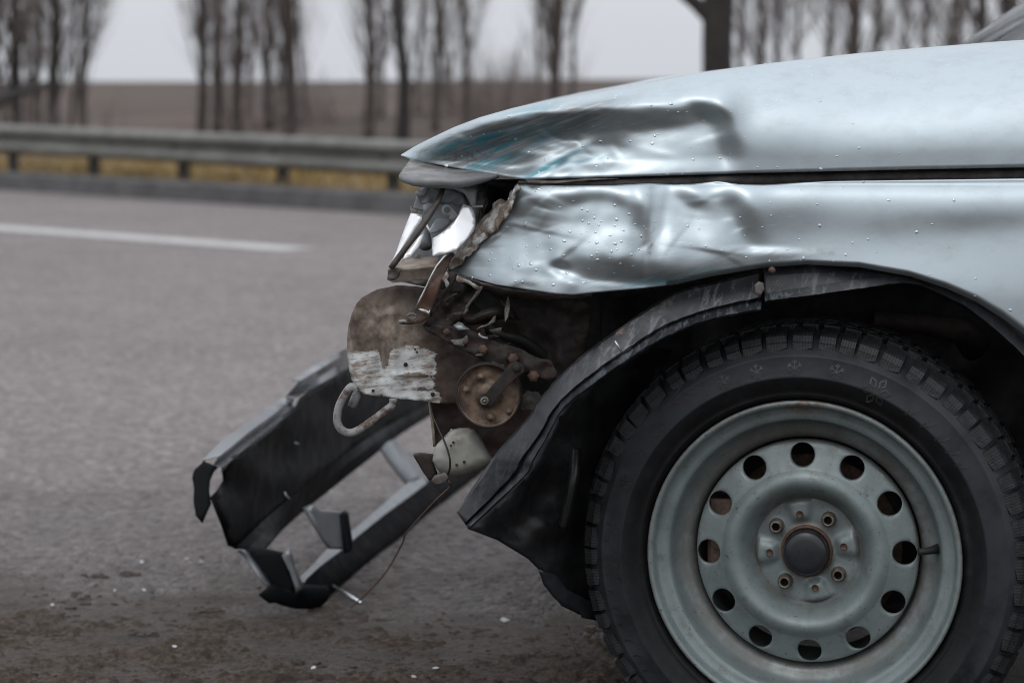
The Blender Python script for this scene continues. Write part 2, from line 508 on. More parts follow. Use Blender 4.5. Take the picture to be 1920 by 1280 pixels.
def make_rubber():
    n = NM('tyre_rubber')
    c = n.mix(n.ramp(n.noise(40, 5, 0.7), 0.4, 0.7), (0.0055, 0.0058, 0.0065), (0.0105, 0.011, 0.0122))
    dust = n.ramp(n.noise(9, 5, 0.7), 0.52, 0.75)
    c = n.mix(n.math('MULTIPLY', n.math('MAXIMUM', n.math('MULTIPLY', dust, 0.5), n.math('MULTIPLY', n.attr('dust'), n.ramp(n.noise(14, 6, 0.7), 0.2, 0.65))), 1.0), c, (0.036, 0.0385, 0.0435))
    n.set(color=c, spec=0.22, rough=n.ramp(n.noise(25, 4), 0.3, 0.7, 0.46, 0.62))
    n.bump(n.noise(160, 5, 0.7), 0.25, 0.0008)
    M['rubber'] = n.m
    n = NM('tread_rubber')
    wv = n.t.nodes.new('ShaderNodeTexWave'); wv.wave_type = 'BANDS'; wv.bands_direction = 'X'
    wv.inputs['Scale'].default_value = 88; wv.inputs['Distortion'].default_value = 0.25
    n.link(n.tc.outputs['Object'], wv.inputs['Vector'])
    sip = n.ramp(wv.outputs['Fac'], 0.08, 0.22)
    c = n.mix(n.ramp(n.noise(70, 5, 0.7), 0.35, 0.7), (0.011, 0.012, 0.0135), (0.026, 0.0275, 0.029))
    n.set(color=c, rough=0.5, spec=0.35)
    n.bump(n.math('ADD', sip, n.math('MULTIPLY', n.noise(150, 5, 0.7), 0.8)), 0.9, 0.0012)
    M['tread'] = n.m
make_rubber()
M['mark'] = simple('sidewall_mark', (0.0150, 0.0155, 0.0165), (0.0115, 0.0117, 0.0125), 50, 0.45)
M['chevron'] = simple('chevron_mark', (0.018, 0.012, 0.022), (0.014, 0.010, 0.017), 50, 0.5)

n = NM('water_drop'); n.set(color=n.mix(n.noise(40, 2), (0.47, 0.545, 0.585), (0.55, 0.62, 0.655)), rough=0.30, metal=0.80, coat=0.25, coatr=0.08); M['water'] = n.m

def make_road():
    n = NM('asphalt')
    x = n.xyz()
    big = n.noise(0.55, 5, 0.6); mid = n.noise(4, 5, 0.65)
    agg = n.voronoi(58, n.map((1, 0.8, 1))); agg2 = n.voronoi(150)
    peb = n.ramp(agg.outputs['Distance'], 0.0, 0.75, 1, 0)
    cc = n.t.nodes.new('ShaderNodeSeparateColor'); n.link(agg.outputs['Color'], cc.inputs[0])
    c = n.mix(n.ramp(big, 0.35, 0.65), (0.265, 0.224, 0.216), (0.315, 0.268, 0.259))
    c = n.mix(n.math('MULTIPLY', cc.outputs[0], 0.75), c, (0.095, 0.082, 0.079))
    c = n.mix(n.ramp(cc.outputs[1], 0.78, 0.96, 0, 0.75), c, (0.38, 0.35, 0.335))
    c = n.mix(n.ramp(mid, 0.5, 0.75, 0, 0.45), c, (0.115, 0.102, 0.100))
    # asphalt colour darkened towards the car to paint in its shade
    car_shade = n.ramp(n.math('ADD', n.math('ADD', x[1], n.math('MULTIPLY', x[0], -0.55)), n.math('MULTIPLY', n.math('SUBTRACT', n.noise(0.9, 6, 0.65), 0.5), 3.0)), 3.9, 6.8, 0.90, 0)
    c = n.mix(car_shade, c, n.mix(cc.outputs[2], (0.010, 0.0085, 0.0078), (0.125, 0.104, 0.093)))
    # trodden soil spread over the near edge of the carriageway
    edge = n.math('ADD', x[1], n.math('MULTIPLY', x[0], 0.36))
    sm = n.math('ADD', n.ramp(edge, 3.35, 4.6, 1, 0), n.math('MULTIPLY', n.math('SUBTRACT', n.noise(3.2, 6, 0.7), 0.5), 1.5))
    sf = n.ramp(sm, 0.35, 0.75)
    soil = n.mix(n.ramp(n.noise(60, 7, 0.8), 0.38, 0.62), (0.142, 0.103, 0.077), (0.044, 0.031, 0.0235))
    soil = n.mix(n.ramp(n.noise(9, 5, 0.7, n.map((0.5, 1.4, 1))), 0.50, 0.68), soil, (0.046, 0.033, 0.025))
    c = n.mix(n.math('MULTIPLY', sf, 0.9), c, soil)
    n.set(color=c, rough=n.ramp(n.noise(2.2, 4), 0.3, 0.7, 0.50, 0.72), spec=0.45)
    h = n.math('ADD', n.math('MULTIPLY', peb, n.ramp(sf, 0, 1, 1.0, 0.35)), n.math('MULTIPLY', n.noise(300, 3), 0.4))
    h = n.math('ADD', h, n.math('MULTIPLY', n.ramp(agg2.outputs['Distance'], 0.0, 0.75, 1, 0), 0.5))
    b = n.bump(h, 1.0, 0.010)
    n.bump(n.math('MULTIPLY', n.noise(30, 8, 0.8), sf), 1.0, 0.014, b)
    M['road'] = n.m
make_road()
M['line'] = simple('road_paint', (0.50, 0.485, 0.475), (0.36, 0.345, 0.335), 9, 0.6)
M['kerb'] = simple('kerb_concrete', (0.092, 0.090, 0.090), (0.060, 0.058, 0.058), 3, 0.8, bump=0.4, bscale=30, bdist=0.01)
M['galv'] = simple('galvanised_steel', (0.185, 0.185, 0.165), (0.125, 0.122, 0.11), 3.2, 0.5, 0.35)
M['post'] = simple('rail_post', (0.050, 0.050, 0.050), (0.035, 0.034, 0.033), 4, 0.7, 0.2)
M['verge'] = simple('dry_verge', (0.230, 0.145, 0.038), (0.085, 0.060, 0.034), 1.6, 0.9, bump=0.6, bscale=9, bdist=0.05)
M['blade'] = simple('dry_grass', (0.29, 0.185, 0.048), (0.135, 0.098, 0.038), 1.8, 0.8)
def make_field():
    n = NM('bare_field')
    f = n.noise(0.18, 6, 0.65, n.map((0.35, 1, 1))); g = n.noise(1.4, 5, 0.7)
    c = n.mix(n.ramp(f, 0.38, 0.62), (0.092, 0.064, 0.049), (0.056, 0.040, 0.033))
    c = n.mix(n.ramp(g, 0.50, 0.75, 0, 0.5), c, (0.125, 0.090, 0.055))
    n.set(color=c, rough=0.95); n.bump(g, 0.6, 0.2); M['field'] = n.m
make_field()
M['bark'] = simple('poplar_bark', (0.082, 0.064, 0.056), (0.050, 0.040, 0.036), 5, 0.85, bump=0.5, bscale=14, bdist=0.02)
M['bark_dark'] = simple('dark_bark', (0.030, 0.026, 0.024), (0.018, 0.016, 0.015), 6, 0.85, bump=0.6, bscale=16, bdist=0.02)
M['twig'] = simple('twigs', (0.215, 0.175, 0.160), (0.150, 0.120, 0.110), 2, 0.8)
M['clod'] = simple('soil_clod', (0.070, 0.054, 0.044), (0.035, 0.027, 0.022), 60, 0.9, bump=0.5)
n = NM('roadside_soil')
_c = n.mix(n.ramp(n.noise(70, 8, 0.8), 0.36, 0.60), (0.175, 0.140, 0.115), (0.075, 0.058, 0.047))
_c = n.mix(n.ramp(n.noise(7, 6, 0.7), 0.5, 0.7), _c, (0.085, 0.067, 0.055))
n.set(color=_c, rough=0.95, spec=0.2); n.bump(n.noise(120, 8, 0.8), 1.0, 0.010); M['soil'] = n.m
M['shard'] = simple('pale_shard', (0.52, 0.53, 0.53), (0.40, 0.41, 0.41), 90, 0.25)

# ------------------------------------------------------------------ setting: road, kerb, verge, field
TD = Vector((0.657, -0.754, 0.0)).normalized()       # along the road
ND = Vector((-TD.y, TD.x, 0.0))                      # away from the car, over the kerb
K0 = Vector((-0.847, 16.84, 0.0))                    # a point at the foot of the kerb
def road_pt(s, n_, z=0.0):
    return K0 + TD * s + ND * n_ + Vector((0, 0, z))

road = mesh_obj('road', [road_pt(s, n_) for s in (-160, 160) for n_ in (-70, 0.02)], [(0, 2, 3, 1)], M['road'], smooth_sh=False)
struct(road)
def lane_dash(s0, s1, n0, wd):
    vs = [road_pt(s, q, 0.004) for s in (s0, s1) for q in (n0 - wd / 2, n0 + wd / 2)]
    o = mesh_obj('lane_marking', vs, [(0, 2, 3, 1)], M['line'], road, False)
    return o
LA, LB = P(0, 428, CH * FPX / 258.0), P(560, 469, CH * FPX / 299.0)
la = (LA - K0).dot(TD); lb = (LB - K0).dot(TD); ln_ = ((LA - K0).dot(ND) + (LB - K0).dot(ND)) / 2
vs = []
dirl = (LB - LA); dirl.z = 0; dirl.normalize(); prl = Vector((-dirl.y, dirl.x, 0))
for k in range(-4, 3):
    a = LB + dirl * (k * 9.0); b = a - dirl * 5.5
    a.z = b.z = 0.004
    mesh_obj('lane_marking', [a + prl * 0.15, b + prl * 0.15, b - prl * 0.15, a - prl * 0.15], [(0, 1, 2, 3)], M['line'], road, False)

kv, kf = [], []
prof = [(0.0, 0.0), (0.02, 0.13), (0.04, 0.15), (0.20, 0.15), (0.22, 0.10)]
for i, s in enumerate(np.arange(-120, 121, 1.0)):
    e = len(kv)
    kv += [road_pt(s, q, z + (0.004 * nz(s, q, 2.3))) for q, z in prof]
    if i:
        for j in range(len(prof) - 1):
            kf.append((e - 5 + j, e + j, e + j + 1, e - 4 + j))
kerb = struct(mesh_obj('kerb', kv, kf, M['kerb'], smooth_sh=False))

def ground_z(x, y):
    p = Vector((x, y, 0)) - K0
    n_ = p.dot(ND); s = p.dot(TD)
    if n_ < 0: return 0.0
    z = 0.11 + 0.02 * nz(s, n_, 2.5)
    z += 1.02 * float(smooth(9, 32, n_)) + 0.10 * nz(s, n_, 18, 3) * float(smooth(8, 20, n_)) + 0.004 * max(n_ - 32, 0)
    return z
def terrain(name, n0, n1, dn, s0, s1, ds, m):
    ns = np.arange(n0, n1 + dn * 0.5, dn); ss = np.arange(s0, s1 + ds * 0.5, ds)
    verts = []
    for q in ns:
        for s in ss:
            p = road_pt(s, q); p.z = ground_z(p.x, p.y); verts.append(p)
    k = len(ss)
    faces = [(i * k + j, i * k + j + 1, (i + 1) * k + j + 1, (i + 1) * k + j) for i in range(len(ns) - 1) for j in range(k - 1)]
    return struct(mesh_obj(name, verts, faces, m))
terrain('verge', 0.21, 4.7, 0.3, -110, 110, 1.5, M['verge'])
terrain('field', 4.7, 40, 1.5, -150, 150, 3.0, M['field'])
terrain('hill', 40.0, 400, 20, -400, 400, 20.0, M['field'])

gv, gf = [], []
for k in range(9000):                                  # dry grass along the verge
    s = random.uniform(-9, 6); q = random.uniform(0.23, 2.8) if k % 3 else random.uniform(0.22, 0.5)
    b = road_pt(s, q); b.z = ground_z(b.x, b.y) - 0.01
    a = random.uniform(0, 2 * PI); hgt = random.uniform(0.03, 0.16) * (0.5 + 0.9 * abs(nz(s, q, 0.5, 2))); lean = Vector((math.cos(a), math.sin(a), 0)) * hgt * random.uniform(0.2, 0.8)
    sd = Vector((-math.sin(a), math.cos(a), 0)) * 0.007
    e = len(gv); gv += [b - sd, b + sd, b + lean + Vector((0, 0, hgt))]; gf.append((e, e + 1, e + 2))
g = stuff(mesh_obj('dry_grass', gv, gf, M['blade'], smooth_sh=False))
g['label'] = 'yellow dry grass growing along the verge under the guardrail'; g['category'] = 'grass'

# guardrail: W-beam on posts
RA, RB = Vector((-4.5, 21.5, 0)), Vector((-0.87, 17.4, 0))
RD = (RB - RA).normalized(); RN = Vector((-RD.y, RD.x, 0)); STEP = (RB - RA).length * 0.2475
rail = thing('guardrail', 'grey steel guardrail with two-wave beam on short posts behind the kerb', 'guardrail', RA + RD * 1.0)
RZ = 0.545
wprof = [(-0.005, 0.0), (-0.05, -0.015), (-0.075, -0.045), (-0.075, -0.085), (-0.01, -0.125), (0.0, -0.155), (-0.01, -0.185), (-0.075, -0.225), (-0.075, -0.265), (-0.05, -0.295), (-0.005, -0.31)]
rows = []
T0 = 0.2426 * (RB - RA).length
for q, z in wprof:
    rows.append([RA + RD * (T0 + t) + RN * q + Vector((0, 0, RZ + z * 0.80 - 0.010 * t)) for t in np.arange(-30, 31, 1.0)])
solid(loft('beam', rows, M['galv'], rail), 0.004)
for k in range(-14, 16):
    dz = -0.010 * k * STEP
    p = RA + RD * (T0 + k * STEP) + RN * 0.06
    vv, ff = [], []
    rot = Matrix.Rotation(math.atan2(RD.y, RD.x), 3, 'Z')
    for cx, sx, sy in ((0, 0.085, 0.006), (-0.04, 0.006, 0.06), (0.04, 0.006, 0.06)):   # C-section post
        c = p + RD * cx + RN * (0.03 if sy > 0.01 else 0.0) + Vector((0, 0, 0.26 + dz / 2))
        v2, f2 = box_vf(c, sx, sy, 0.48 + dz, rot); e = len(vv); vv += v2; ff += [tuple(i + e for i in f) for f in f2]
    mesh_obj('post', vv, ff, M['post'], rail, False)
    v2, f2 = box_vf(p + RN * -0.035 + Vector((0, 0, RZ - 0.14 + dz)), 0.07, 0.07, 0.17, rot)
    mesh_obj('spacer_block', v2, f2, M['post'], rail, False)

# ------------------------------------------------------------------ bare trees
def limb(base, direc, length, r0, segs, curve_up, rnd):
    pts = [Vector(base)]; d = Vector(direc).normalized()
    for i in range(segs):
        d = (d + Vector((rnd.uniform(-1, 1), rnd.uniform(-1, 1), 0)) * 0.09 + Vector((0, 0, curve_up))).normalized()
        pts.append(pts[-1] + d * length / segs)
    return pts, [r0 * (1 - 0.85 * i / segs) for i in range(segs + 1)]

def bare_tree(name, label, u, d, wpx, seed, height=8.0, nb=44, spread=0.32, low=0.5, dark=False, group='bare trees beyond the guardrail', lean=0.0, twigs=12, thick=1.0, gz=None):
    rnd = random.Random(seed)
    b = P(u, HOR, d); b.z = (ground_z(b.x, b.y) if gz is None else gz) - 0.05
    t = thing(name, label, 'tree', b, group)
    r0 = wpx * d / FPX / 2
    tp = [b.copy()]
    for i in range(9):
        tp.append(b + Vector((lean * (i + 1) + rnd.uniform(-1, 1) * 0.05, rnd.uniform(-1, 1) * 0.05, (i + 1) * height / 9)))
    tr = [r0 * 1.15] + [r0 * (1 - 0.92 * (i + 1) / 9) for i in range(9)]
    bm = M['bark_dark'] if dark else M['bark']
    V, F = sweep([Vector(p) for p in spline(tp, 28)], [float(x[0]) for x in spline([(q,) for q in tr], 28)], 8)
    tw_v, tw_f = [], []
    def add(tv, tf, VV, FF):
        e = len(VV); VV += tv; FF += [tuple(i + e for i in f) for f in tf]
    for k in range(nb):
        f = (k + rnd.random()) / nb
        hz = low + (height * 0.92 - low) * f ** 1.25
        i = min(int(hz / height * 9), 8); fr = hz / height * 9 - i
        p0 = tp[i].lerp(tp[i + 1], fr)
        a = rnd.uniform(0, 2 * PI); sp = spread * rnd.uniform(0.5, 1.5)
        ln_ = rnd.uniform(0.9, 2.4) * (1 - 0.55 * f)
        pts, rs = limb(p0, (math.cos(a) * sp, math.sin(a) * sp, 1), ln_, r0 * rnd.uniform(0.10, 0.30) * thick, 5, 0.05, rnd)
        tv, tf = sweep(pts, rs, 5, False); add(tv, tf, V, F)
        for q in range(twigs):
            j = rnd.randint(1, 4); a2 = rnd.uniform(0, 2 * PI)
            pt, r2 = limb(pts[j], (math.cos(a2) * 0.62, math.sin(a2) * 0.62, 1), rnd.uniform(0.4, 1.3), 0.0066 * d / 36, 3, 0.08, rnd)
            tv, tf = sweep(pt, r2, 3, False); add(tv, tf, tw_v, tw_f)
    mesh_obj('trunk', V, F, bm, t)
    mesh_obj('crown', tw_v, tw_f, M['twig'], t)
    return t

POP = 'bare poplar with upswept thin branches, '
trees = [
    (-30, 25, 34, 11, dict(dark=True, spread=0.55, nb=50, low=0.4), 'dark tangled bare tree by the end of the guardrail, leaning over'),
    (28, 33, 26, 12, dict(spread=0.5, dark=True), 'bare dark-barked tree beside the tangled leaning tree'),
    (72, 35, 16, 21, dict(spread=0.45), POP + 'between two darker trunks near the tangled tree'),
    (102, 32, 24, 13, dict(dark=True, spread=0.35), 'dark bare trunk next to the open gap of sky'),
    (158, 36, 17, 14, dict(spread=0.36, nb=36), POP + 'standing alone at the gap of sky'),
    (376, 36, 20, 15, dict(nb=40, spread=0.36), POP + 'first of the dense row past the gap of sky'),
    (408, 39, 17, 16, dict(nb=34), POP + 'thin, second of the dense row past the gap'),
    (444, 35, 21, 17, dict(nb=44), POP + 'third of the dense row past the gap'),
    (505, 41, 15, 18, dict(nb=40), POP + 'slender, in the middle of the dense row'),
    (543, 35, 25, 19, dict(nb=44, spread=0.28), POP + 'thickest trunk of the dense row'),
    (690, 34, 22, 20, dict(nb=40, spread=0.3), POP + 'just before the dark straight trunk'),
    (752, 31, 26, 22, dict(dark=True, nb=30, spread=0.25), 'dark straight bare trunk above the tip of the bonnet'),
    (815, 38, 14, 23, dict(nb=36), POP + 'thin, right behind the bonnet tip'),
    (872, 40, 13, 24, dict(nb=30), POP + 'faint and thin above the scraped part of the bonnet'),
    (1042, 33, 23, 25, dict(nb=54, spread=0.22), POP + 'broad column beside the widest gap of sky'),
    (1425, 40, 16, 27, dict(nb=40, spread=0.4), POP + 'thin, next to the thick dark trunk'),
    (1500, 46, 9, 31, dict(nb=44, spread=0.6), 'small bare tree with hazy twigs behind the bonnet'),
    (1602, 31, 30, 28, dict(nb=40, spread=0.4, thick=0.7), 'brown bare trunk rising behind the middle of the bonnet'),
    (1700, 42, 10, 32, dict(nb=50, spread=0.6), 'small twiggy bare tree between the brown trunk and the windscreen'),
    (1836, 29, 24, 29, dict(dark=True, nb=34, spread=0.5), 'dark bare trunk just in front of the windscreen'),
    (1880, 27, 26, 30, dict(dark=True, nb=34, spread=0.6, lean=0.05), 'dark bare trunk behind the windscreen corner'),
    (2080, 30, 26, 34, dict(nb=30), POP + 'behind the windscreen of the car'),
    (2330, 33, 24, 35, dict(nb=30), POP + 'farther behind the cabin of the car'),
    (-240, 33, 24, 36, dict(nb=30), POP + 'beyond the tangled leaning tree'),
]
for u, d, wp, sd, kw, lb_ in trees:
    bare_tree('bare_tree', lb_, u, d, wp, sd, **kw)

for k, (u, d, wp) in enumerate(((1395, 46, 13), (1462, 42, 14), (1548, 44, 13), (1655, 41, 15), (1735, 39, 15), (1775, 44, 13), (1805, 38, 14), (1905, 39, 14))):
    bare_tree('sapling', 'slender hazy sapling in the thicket behind the bonnet', u, d, wp, 200 + k, height=6.0, nb=26, spread=0.6, low=0.25, group='saplings in the thicket behind the bonnet', twigs=8, lean=0.04 * ((k % 3) - 1))
for k, (u, d, wp) in enumerate(((8, 40, 11), (52, 44, 11), (128, 42, 10), (425, 46, 10), (470, 48, 10), (520, 45, 10), (575, 47, 10), (715, 44, 10), (780, 45, 10), (845, 46, 10), (1010, 46, 10), (1068, 45, 10))):
    bare_tree('sapling', 'slender hazy sapling between the poplars beyond the guardrail', u, d, wp, 300 + k, height=6.0, nb=16, spread=0.4, low=0.3, group='saplings between the poplars', twigs=7, lean=0.05 * ((k % 3) - 1))
# thick trunk with a forked bough, closer than the row
b = P(1347, HOR, 21.0); b.z = ground_z(b.x, b.y) - 0.05
big = thing('bare_tree', 'thick dark tree trunk with a low bough, beside the widest gap of sky', 'tree', b, 'bare trees beyond the guardrail')
px = 21.0 / FPX
V, F = sweep([b, b + Vector((0.0, 0, 0.6)), b + Vector((-0.01, 0, 1.2)), b + Vector((0.01, 0, 1.8)), b + Vector((0.05, 0, 3.0)), b + Vector((0.0, 0, 5.5)), b + Vector((0.1, 0.1, 8.5))], [36 * px, 30 * px, 29 * px, 30 * px, 27 * px, 18 * px, 5 * px], 12)
tv, tf = sweep([b + Vector((-0.01, 0, 1.22)), b + Vector((-0.07, 0, 1.42)), b + Vector((-0.19, 0, 1.55)), b + Vector((-0.40, 0.05, 1.72)), b + Vector((-0.75, 0.1, 2.6)), b + Vector((-0.95, 0.1, 4.8))], [17 * px, 15 * px, 14 * px, 12 * px, 10 * px, 4 * px], 10)
e = len(V); V += tv; F += [tuple(i + e for i in f) for f in tf]
mesh_obj('trunk', V, F, M['bark_dark'], big)
rnd = random.Random(77); tv_, tf_ = [], []
for k in range(70):
    a = rnd.uniform(0, 2 * PI); h = rnd.uniform(2.6, 7.5)
    pts, rs = limb(b + Vector((0, 0, h)), (math.cos(a) * 0.8, math.sin(a) * 0.8, 1), rnd.uniform(0.8, 2.2), 0.016, 5, 0.05, rnd)
    x, f = sweep(pts, rs, 4, False); e = len(tv_); tv_ += x; tf_ += [tuple(i + e for i in q) for q in f]
mesh_obj('crown', tv_, tf_, M['twig'], big)

def shrub(u, d, seed, label, wid=0.5, h=0.9, n_=70):
    rnd = random.Random(seed); b = P(u, HOR, d); b.z = ground_z(b.x, b.y) - 0.03
    t = thing('bare_shrub', label, 'shrub', b, 'bare shrubs between the trees')
    V, F = [], []
    for k in range(n_):
        a = rnd.uniform(0, 2 * PI); st = b + Vector((rnd.uniform(-wid, wid), rnd.uniform(-wid, wid), 0))
        pts, rs = limb(st, (math.cos(a) * 0.4, math.sin(a) * 0.4, 1), h * rnd.uniform(0.5, 1.2), 0.010, 4, 0.0, rnd)
        x, f = sweep(pts, rs, 4, False); e = len(V); V += x; F += [tuple(i + e for i in q) for q in f]
    mesh_obj('stem', V, F, M['twig'], t)
shrub(880, 44, 51, 'brown bare shrub behind the scraped bonnet edge', 0.9, 1.5, 110)
shrub(945, 40, 52, 'small brown bare shrub between the bonnet tip and the broad poplar', 0.7, 1.3, 80)
shrub(990, 43, 53, 'pale twiggy shrub at the foot of the broad poplar', 0.8, 1.4, 90)
shrub(480, 42, 54, 'bare shrub at the foot of the dense poplar row', 0.7, 1.4, 90)
shrub(620, 43, 55, 'low bare shrub between dense poplar row and straight dark trunk', 0.8, 1.0, 80)
shrub(40, 28, 56, 'dark brushwood heaped under the tangled leaning tree', 1.0, 0.8, 110)
# fallen bough at the left
fb = P(-40, HOR, 27.0); fb.z = ground_z(fb.x, fb.y)
pA, pB = P(-60, 218, 27.0), P(85, 158, 28.5)
v_, f_ = sweep([Vector((pA.x - 0.3, pA.y, fb.z - 0.02)), pA, pA.lerp(pB, 0.5) + Vector((0, 0, 0.03)), pB], [0.10, 0.085, 0.07, 0.035], 8)
tag(mesh_obj('fallen_bough', v_, f_, M['bark_dark']), 'dark slanting broken bough under the tangled leaning tree', 'branch')

# ------------------------------------------------------------------ the car
car = thing('damaged_car', 'silver car with a crumpled front wing, smashed headlight and grey steel wheel', 'car', (0.9, 3.75, 0.0))

# dents: a slope field (how far the sheet metal falls away downwards) integrated into a depth field
GU0, GV0, GS = 640.0, 60.0, 2.0
GNU, GNV = 800, 330
gu = GU0 + np.arange(GNU) * GS; gvv = GV0 + np.arange(GNV) * GS
UU, VV_ = np.meshgrid(gu, gvv)
def dents(splats, gain=1.0, lam=0.06, eps=0.004):
    K = np.zeros_like(UU)
    for u0, v0, ru, rv, rot, amp, pw in splats:
        c, s = math.cos(R(rot)), math.sin(R(rot))
        x = ((UU - u0) * c + (VV_ - v0) * s) / ru; y = (-(UU - u0) * s + (VV_ - v0) * c) / rv
        K += amp * np.exp(-(x * x + y * y) ** pw)
    A = np.zeros((512, 1024)); A[:GNV, :GNU] = K
    kv = 2 * PI * np.fft.fftfreq(512, GS)[:, None]; ku = 2 * PI * np.fft.fftfreq(1024, GS)[None, :]
    D = np.fft.ifft2(-1j * kv * np.fft.fft2(A) / (kv ** 2 + lam * ku ** 2 + eps ** 2)).real[:GNV, :GNU]
    return D * (2.96 / FPX) * gain
def creases(n_, u0, u1, v0, v1, seed, amp):
    rnd = random.Random(seed); out = []
    for k in range(n_):
        out.append((rnd.uniform(u0, u1), rnd.uniform(v0, v1), rnd.uniform(10, 42), rnd.uniform(2.2, 5.0), rnd.gauss(-8, 26), rnd.choice((-1, 1)) * amp * rnd.uniform(0.4, 1.2), 1.0))
    return out
def sample(D, u, v):
    x = np.clip((np.asarray(u) - GU0) / GS, 0, GNU - 1.001); y = np.clip((np.asarray(v) - GV0) / GS, 0, GNV - 1.001)
    i = x.astype(int); j = y.astype(int); fx = x - i; fy = y - j
    return D[j, i] * (1 - fx) * (1 - fy) + D[j, i + 1] * fx * (1 - fy) + D[j + 1, i] * (1 - fx) * fy + D[j + 1, i + 1] * fx * fy
def gs(u, v, u0, v0, ru, rv, rot=0, pw=1):
    c, s = math.cos(R(rot)), math.sin(R(rot))
    x = ((u - u0) * c + (v - v0) * s) / ru; y = (-(u - u0) * s + (v - v0) * c) / rv
    return np.exp(-(x * x + y * y) ** pw)

HOOD_D = dents([
    (1190, 222, 155, 27, -3, 1.75, 1.6), (1010, 240, 125, 30, -13, 1.5, 1.4), (1125, 262, 62, 16, 4, 1.0, 1.3),
    (1240, 172, 150, 11, -5, -0.3, 1), (1265, 283, 95, 32, 0, 0.10, 1.5), (1110, 316, 110, 14, -2, -0.45, 1.2),
    (1360, 250, 24, 60, -14, 1.0, 1.3), (1322, 203, 44, 17, 25, 1.2, 1.2), (885, 262, 125, 34, -21, 1.75, 1.6),
    (1040, 292, 80, 7, -26, -0.7, 1), (960, 302, 70, 15, -10, 0.7, 1), (1075, 268, 60, 5, -6, -0.6, 1),
    (1600, 190, 300, 50, -4, -0.10, 1), (1460, 275, 90, 40, -10, 0.12, 1), (1750, 285, 300, 22, -1, 0.12, 1),
] + creases(26, 830, 1130, 235, 325, 3, 0.55) + creases(9, 1080, 1330, 195, 315, 4, 0.35), 0.78)
FEN_D = dents([
    (1065, 373, 62, 15, -8, 0.85, 1.3), (985, 385, 36, 22, 0, 0.55, 1.2), (1145, 368, 48, 15, 16, 0.6, 1.2), (1203, 415, 17, 44, -8, 0.75, 1.3),
    (1135, 442, 66, 34, -3, -0.42, 1.8), (985, 470, 95, 34, -18, -0.55, 1.4), (1185, 508, 90, 20, 4, 0.95, 1.5), (1260, 520, 90, 12, -6, 0.5, 1.2),
    (1050, 496, 15, 9, 10, 1.2, 1.2), (1062, 516, 38, 9, 22, -1.1, 1.2), (985, 522, 80, 14, 8, -0.4, 1.2), (1248, 432, 32, 62, 4, -0.65, 1.4), (1018, 440, 26, 50, 18, 0.30, 1),
    (1292, 370, 40, 17, 28, 0.85, 1.4), (1368, 365, 24, 26, 20, 0.75, 1.2), (1402, 415, 24, 48, -22, 0.65, 1.3),
    (1312, 440, 48, 44, 0, -0.45, 1.4), (1360, 440, 40, 36, 20, -0.20, 1.2), (1490, 405, 80, 50, 0, 0.28, 1), (1430, 468, 75, 7, 2, -0.75, 1.2), (1400, 492, 110, 10, -6, 0.30, 1),
    (1240, 395, 8, 50, 8, 0.35, 1), (1840, 412, 170, 28, -2, 0.30, 1), (1700, 500, 260, 45, 10, -0.12, 1), (1630, 425, 110, 50, 0, 0.14, 1),
    (1062, 476, 40, 4, -38, 0.5, 1), (1212, 440, 4, 60, 5, 0.7, 1), (1330, 470, 60, 3, 8, 0.6, 1), (1000, 430, 60, 3, 12, 0.7, 1), (1120, 530, 70, 4, 4, -0.8, 1),
] + creases(20, 880, 1060, 370, 540, 5, 0.45) + creases(11, 1150, 1440, 360, 520, 6, 0.36), 0.74)
h_top = lin([(752, 290), (775, 276), (800, 263), (850, 239), (900, 220), (960, 203), (1020, 190), (1100, 176), (1200, 158), (1300, 139), (1400, 124), (1500, 112), (1600, 101), (1700, 92), (1800, 84), (1860, 79), (1920, 75), (2120, 64)])
h_bot = lin([(752, 291), (770, 299), (800, 306), (860, 317), (920, 327), (985, 337), (1050, 335), (1200, 331), (1400, 325), (1700, 318), (1920, 314), (2120, 311)])
def hood_db(u): return 2.955 + 0.11 * np.clip((1010 - u) / 260, 0, 1) ** 2
def hood_w(u): return 0.028 + 0.027 * float(smooth(752, 1000, u)) + 0.045 * float(smooth(1000, 1250, u)) + 0.10 * float(smooth(1380, 1700, u))

